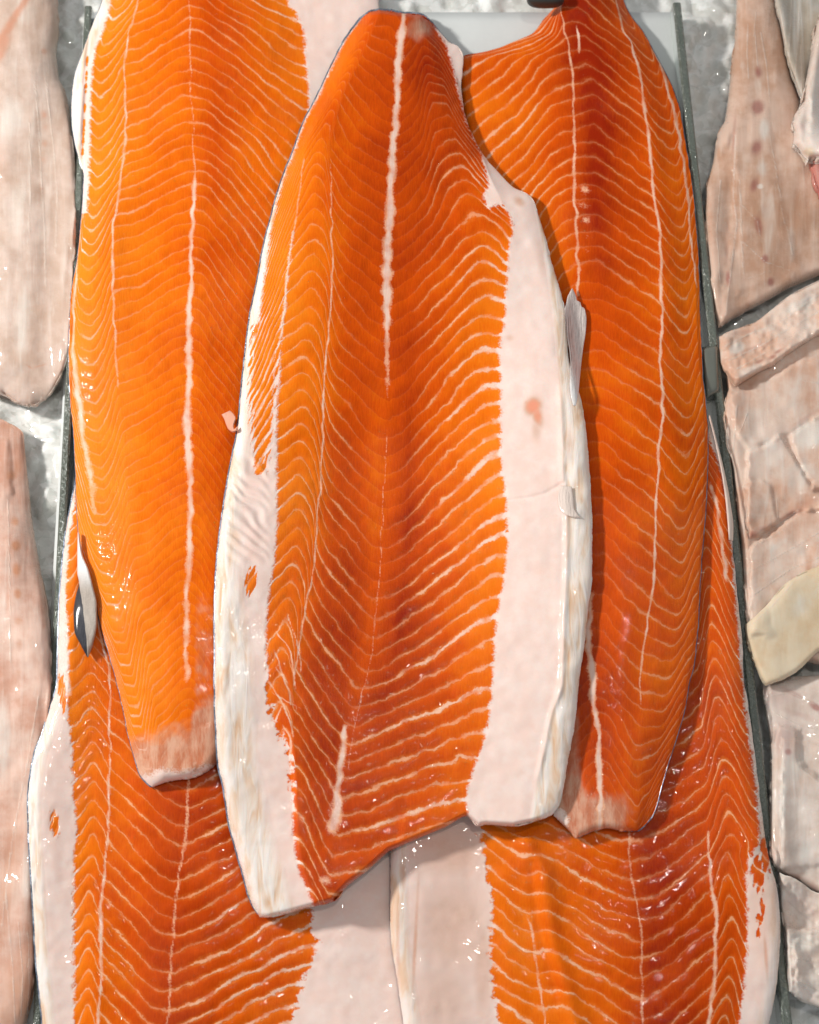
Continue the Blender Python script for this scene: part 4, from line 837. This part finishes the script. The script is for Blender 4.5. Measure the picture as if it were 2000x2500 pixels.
def b_fat(px, py, s, g):
    left = g[1]-px
    # above the fat band only a thin rim is fat: the rest of that strip is finely lined flesh
    rim = np.interp(py, [0, 480, 560, 700, 830, 1050, 1160, 1230], [1, 3, 9, 17, 28, 40, 62, 140])
    w = g[1]-g[0]
    strip = np.minimum(left, np.maximum(rim-(px-g[0]), -(px-g[0]-rim)))
    strip = np.maximum(strip, np.minimum(left, 8-0.0*py)*sstep(830, 880, py)*np.where(left < 16, 1, 0)-np.where(left < 16, 0, 60)*0)
    top = rim-(px-g[0])
    band = np.interp(py, [0, 700, 830, 880, 1000, 1080, 1150], [0, 0, 4, 15, 12, 14, 40])
    f_left = np.where(py < 1160, np.maximum(top, np.where(py > 640, np.minimum(left, 900)-0, -99)*0-99), left)
    f_left = np.where(py < 1160, np.maximum(f_left, np.minimum(left, band-left)), f_left)
    f_left = np.where(py < 560, np.minimum(top, left+200), f_left)
    pat = np.maximum(blob(px, py, 613, 1418, 16, 44, 10), 0)
    f_left = np.where(pat > 0, np.minimum(f_left, 9-pat*40+9*stripes(px, py, 13)), f_left)
    zone = sd_poly(px, py, [(616, 800), (655, 770), (690, 740), (684, 860), (668, 1000), (662, 1100), (650, 1160), (628, 1150), (612, 1060), (606, 980), (610, 880)])
    st = stripes(px, py, 13, 0.36)
    f_left = np.where(zone > -6, np.minimum(np.maximum(f_left, -6), -zone*0.8+7*st+sstep(800, 1120, py)*5), f_left)
    f = np.maximum(f_left, px-g[4])
    mem = sd_poly(px, py, [(1182, 482), (1194, 452), (1176, 371), (1260, 450), (1300, 490), (1262, 530), (1246, 520), (1236, 495), (1216, 500), (1192, 506)])
    return np.maximum(f, mem)
# white ladders of connective tissue between the lower fat rim and the red loin
def b_rag(px, py, s):
    return np.where(s < 2.2, 12+70*sstep(1560, 1680, py)*sstep(1990, 1900, py)*sstep(640, 655, px), 16.0)
rootB, gB, FB = salmon('salmon fillet lying on top in the centre, tail up, with a broad white belly strip',
       B_L, B_R, B_T, B_B, [B_XF, B_XS, B_XC, B_XR],
       {60: [(0, 150), (1, -20), (1.3, -60), (1.7, -60), (2, -20), (2.5, -20), (3, 0), (3.5, -60), (4, 60), (5, 60)],
        250: [(0, 170), (1, -100), (1.5, -200), (1.8, -190), (2, -110), (2.4, -50), (3, 0), (3.3, -40), (3.55, -150), (3.75, -150), (4, 20), (5, 40)],
        450: [(0, 190), (1, -150), (1.5, -235), (1.8, -215), (2, -130), (2.2, -75), (2.6, -25), (3, 0), (3.3, -60), (3.5, -150), (3.75, -190), (3.9, -130), (4, -60), (5, 0)],
        700: [(0, 200), (1, -205), (1.2, -225), (1.55, -255), (1.85, -220), (2, -155), (2.15, -100), (2.5, -50), (3, 0), (3.2, -30), (3.4, -85), (3.84, -196), (4, -176), (5, -140)],
        1100: [(0, -60), (1, -245), (1.2, -262), (1.5, -288), (1.85, -232), (2, -165), (2.12, -110), (2.4, -60), (2.7, -5), (3, 22), (3.12, 12), (3.3, -40), (3.5, -104), (4, -212), (5, -230)],
        1500: [(0, 0), (1, -250), (1.2, -275), (1.5, -305), (1.85, -255), (2, -180), (2.2, -120), (2.6, -44), (3, 14), (3.12, 4), (3.3, -36), (3.5, -82), (4, -172), (5, -200)],
        1900: [(0, -100), (1, -186), (2, -178), (2.4, -100), (2.75, -30), (3, 0), (3.15, -18), (3.5, -62), (4, -98), (5, -110)],
        2240: [(0, -80), (1, -80), (2, -74), (2.6, -20), (3, 0), (3.3, -18), (4, -76), (5, -80)]},
       {60: [(0, .25), (1, .2), (2, .15), (2.5, .05), (3, .05), (3.4, .1), (4, .3)], 300: [(0, .5), (1, .2), (1.5, .16), (2, .2), (2.3, .06), (3, .02), (3.3, .03), (3.5, .12), (4, .3)],
        500: [(0, .7), (1, .4), (1.5, .35), (1.9, .5), (2, .45), (2.2, .15), (3, .02), (3.3, .1), (3.45, .6), (3.7, .9), (4, 1)],
        700: [(0, .85), (1, .7), (1.5, .5), (1.9, .55), (2, .5), (2.3, .15), (2.7, .05), (3.2, .03), (3.4, .7), (3.7, 1), (5, 1)],
        1000: [(0, 1), (1, .9), (1.5, .75), (2, .85), (2.3, .4), (2.6, .08), (3, .02), (3.2, .05), (3.4, .65), (3.55, 1), (4, 1), (5, 1)],
        1400: [(0, 1), (1, .95), (1.5, .85), (2, .9), (2.4, .65), (2.65, .25), (2.8, .05), (3.05, .08), (3.2, .3), (3.35, .9), (3.5, 1), (5, 1)],
        1900: [(0, 1), (1, .85), (2, .95), (2.5, .8), (3, .6), (3.3, 1), (5, 1)]},
       {60: [(0, .1), (1, .08), (2, .06), (3, .06), (4, .1)], 450: [(0, .16), (1, .08), (2, .06), (3, .06), (3.5, .1), (4, .2)], 700: [(0, .2), (1, .09), (2, .085), (3, .06), (3.4, .09), (3.8, .17), (4, .28)],
        1000: [(0, .38), (.9, .34), (1, .11), (2, .095), (3, .08), (3.3, .10), (3.7, .17), (4, .28)], 1400: [(0, .3), (1, .11), (2, .105), (3, .11), (3.3, .11), (3.7, .16), (4, .25)], 1900: [(0, .3), (1, .1), (2, .085), (3, .1), (3.3, .14), (4, .17)]},
       {60: [(0, .4), (1, .45), (2, .55), (3, .7), (3.5, .85), (5, .75)], 300: [(0, .25), (1, .32), (2, .55), (3, .7), (3.5, .85), (4, .75), (5, .6)], 700: [(0, .1), (1, .12), (2, .36), (2.4, .6), (2.8, .7), (3.1, .74), (3.5, .5), (4, .2)],  # upper rows: shadow on the tail is put into the flesh tone
        1200: [(0, .08), (1, .2), (2, .32), (2.3, .66), (2.6, .6), (2.85, .42), (3.02, .5), (3.2, .85), (3.4, .5), (3.7, .3), (4, .05)], 1600: [(0, .2), (1, .32), (2, .45), (2.3, .82), (2.7, .85), (2.9, .62), (3.02, .68), (3.2, .92), (3.6, .55), (4, .3)],
        2100: [(0, .4), (1, .55), (2, .7), (3, .78), (3.4, .6), (4, .4)]},
       [(-200, 34), (400, 36), (700, 41), (1100, 44), (2300, 47)],
       {40: [(0, 6), (1, 12), (2, 16), (3, 18), (3.6, 14), (4, 6), (5, 4)], 500: [(0, 7), (1, 16), (2, 23), (3, 25), (3.6, 20), (4, 13), (5, 7)], 1200: [(0, 10), (1, 15), (2, 20), (3, 21), (4, 14), (5, 9)], 2240: [(0, 11), (1, 14), (2, 18), (3, 18), (4, 12), (4.6, 12), (5, 9)]},
       b_fat,
       [([p for p in B_XC if p[0] < 1020], [(30, 8), (128, 12), (348, 12), (580, 14), (700, 13), (830, 9), (1000, 5)], [(30, .9), (128, 1), (700, 1), (850, .8), (960, .4), (1010, .2)]),
        ([p for p in B_XS if 380 < p[0] < 1700], [(400, 2.5), (700, 3), (900, 3.5), (1700, 3)], [(400, .5), (700, .8), (1700, .75)]),
        ([p for p in B_XF if 380 < p[0] < 840], [(383, 2.5), (700, 4), (830, 7)], [(383, .45), (600, .7), (830, .9)]),
        ([p for p in B_XC if p[0] > 1040 and p[0] < 1900], 2.2, .5),
        ([(1590, 668), (1640, 690), (1720, 712)], 3.2, .85),
        ([(1660, 655), (1700, 680), (1750, 706), (1800, 716)], 3.6, .85),
        ([(1690, 664), (1712, 700), (1730, 735)], 3.0, .85),
        ([(1720, 690), (1760, 672), (1800, 668)], 4.0, .85),
        ([(1770, 690), (1820, 712), (1880, 700)], 3.6, .85),
        ([(1540, 672), (1600, 712), (1680, 724)], 2.6, .85),
        ([(1840, 700), (1870, 680), (1900, 676)], 4.2, .85),
        ([(1860, 712), (1900, 690), (1950, 700)], 3.4, .85),
        ([(1630, 676), (1668, 706)], 2.6, .85),
        ([(1500, 700), (1560, 722), (1640, 738)], 2.2, .85),
        ([(1770, 843), (1811, 841), (1892, 829), (1950, 820)], [(1770, 7), (1800, 11), (1892, 11), (1950, 9)], .9),
        ([(1925, 818), (1960, 822), (2010, 816), (2032, 812)], [(1925, 8), (1990, 19), (2020, 20)], .95),
        ([(2140, 790), (2160, 794)], 20.0, .75)],
       (30, 40, 12, 12), (0.022, 0.034), skin=(3.6, 0, 4, -3.0),
       pink=lambda px, py, s: 0.75*blob(px, py, 1020, 70, 60, 60, 30),
       cream=lambda px, py, s, g: np.clip((np.interp(py, [1000, 1400, 1600, 2240], [40, 62, 100, 110])-(px-g[0]))/30, 0, 1)+np.clip((px-guide(B_XO, py))/10+.3, 0, 1),
       rag=b_rag, blush=[(1302, 992, 30, 34, 30, .85), (1312, 1012, 20, 46, -12, .75), (1290, 985, 16, 14, 0, .6), (1310, 1050, 18, 50, 0, .4), (1268, 492, 24, 16, 40, .5), (1322, 640, 14, 60, -10, .25), (1390, 1080, 16, 70, 0, .35), (1245, 825, 16, 12, 0, .4), (1395, 1750, 14, 60, 10, .25), (590, 1950, 12, 60, 5, .2)],
       wet=lambda px, py: 0.30+0.65*sstep(900, 1350, py)*sstep(1260, 1100, px)+0.25*sstep(1000, 1250, py)*sstep(1200, 1260, px), nu=330, nv=720, lift=0.001,
       bulge=lambda px, py, s: 0.0007*np.sin(2*np.pi*(py-0.9*px)/34+6*smooth_noise(px, py, 40, 61))*sstep(1090, 1150, py)*sstep(1400, 1330, py)*sstep(665, 630, px)*sstep(540, 560, px)
           + 0.0016*np.exp(-((px-guide(B_XO, py))/7.0)**2)*sstep(900, 1000, py)*sstep(1950, 1850, py)
           - 0.0012*np.exp(-(dist_poly(px, py, [(1240, 1222), (1290, 1216), (1330, 1206), (1375, 1180)])/5.0)**2)
           + 0.0014*smooth_noise(px, py, 30, 62)*sstep(1340, 1370, px)*sstep(880, 950, py))

# pelvic fin, loose flaps of membrane on the centre fillet
def mk_ray(px, py, U, V, m):
    m[..., 0] = (np.clip(0.75-U*1.0, 0.12, 1)*(0.45+0.55*np.sin(U*55+2*smooth_noise(px, py, 60, 71))))*sstep(722, 790, py)*sstep(940, 860, py)
    m[..., 1] = sstep(890, 950, py)*.7
leaf('pelvic_fin', [(1395, 706), (1390, 716), (1386, 724), (1383, 740), (1379, 757), (1384, 818), (1391, 864), (1393, 894), (1391, 934), (1393, 960), (1400, 990)],
     [(1398, 703), (1407, 724), (1409, 733), (1417, 738), (1420, 748), (1427, 753), (1432, 781), (1430, 812), (1424, 851), (1419, 894), (1415, 934), (1412, 965), (1406, 990)], MRAY, rootB, 0.0018, 0.0022, nu=90, nv=90, mk=mk_ray)
MFLAP = fin_material('clear_membrane', (0.82, 0.66, 0.57), (0.5, 0.4, 0.35), 0.15, 0.2)
leaf('membrane_flap', [(1368, 1185), (1362, 1215), (1366, 1240), (1374, 1252), (1390, 1260), (1401, 1264)], [(1396, 1188), (1400, 1215), (1402, 1240), (1410, 1255), (1418, 1264)], MFLAP, rootB, 0.0010, 0.0008, nu=20, nv=30, mk=lambda px, py, U, V, m: m[..., 1].__iadd__(0.15))
MSCR = fin_material('flesh_scrap', (0.72, 0.36, 0.25), (0.74, 0.6, 0.5), 0.1, 0.25)
leaf('flesh_scrap', [(541, 1012), (547, 1022), (552, 1036), (558, 1048), (568, 1054), (582, 1050)], [(562, 1002), (570, 1010), (575, 1020), (570, 1040), (572, 1047), (581, 1040)], MSCR, rootB, 0.0025, 0.003, nu=20, nv=40)
# pale skin strip at the bottom-right fillet's edge
filletE = [o for o in COL.objects if o.name.startswith('salmon_fillet')][1]
leaf('skin_strip', [(1731, 1015), (1748, 1085), (1762, 1155), (1772, 1224), (1778, 1290), (1780, 1318)], [(1734, 1012), (1753, 1085), (1770, 1155), (1783, 1224), (1791, 1290), (1790, 1320)], MFLAP, filletE, 0.002, 0.002, nu=10, nv=50)

# dark rounded handle end at the top edge
def handle():
    root = None
    n = 24; m = 14; vs = []; fs = []
    c = np.array([w[0] for w in at([1332], [-2], [0.03])])
    for i in range(m):
        th = math.pi*i/(m-1)
        for k in range(n):
            a = 2*math.pi*k/n
            f = lambda q, e: math.copysign(abs(q)**e, q)
            vs.append((c[0]+0.0145*f(math.sin(th)*math.cos(a), .7), c[1]+0.006*f(math.sin(th)*math.sin(a), .8), 0.03+0.007*f(math.cos(th), .8)))
    for i in range(m-1):
        for k in range(n): fs.append((i*n+k, (i+1)*n+k, (i+1)*n+(k+1) % n, i*n+(k+1) % n))
    o = mesh_obj('handle', vs, fs, plain('dark_rubber', (0.035, 0.042, 0.038), 0.4, 200, 0.0006, 0.2))
    tag(o, 'dark grey rounded handle end peeking in at the top edge beside the right salmon', 'handle')
handle()
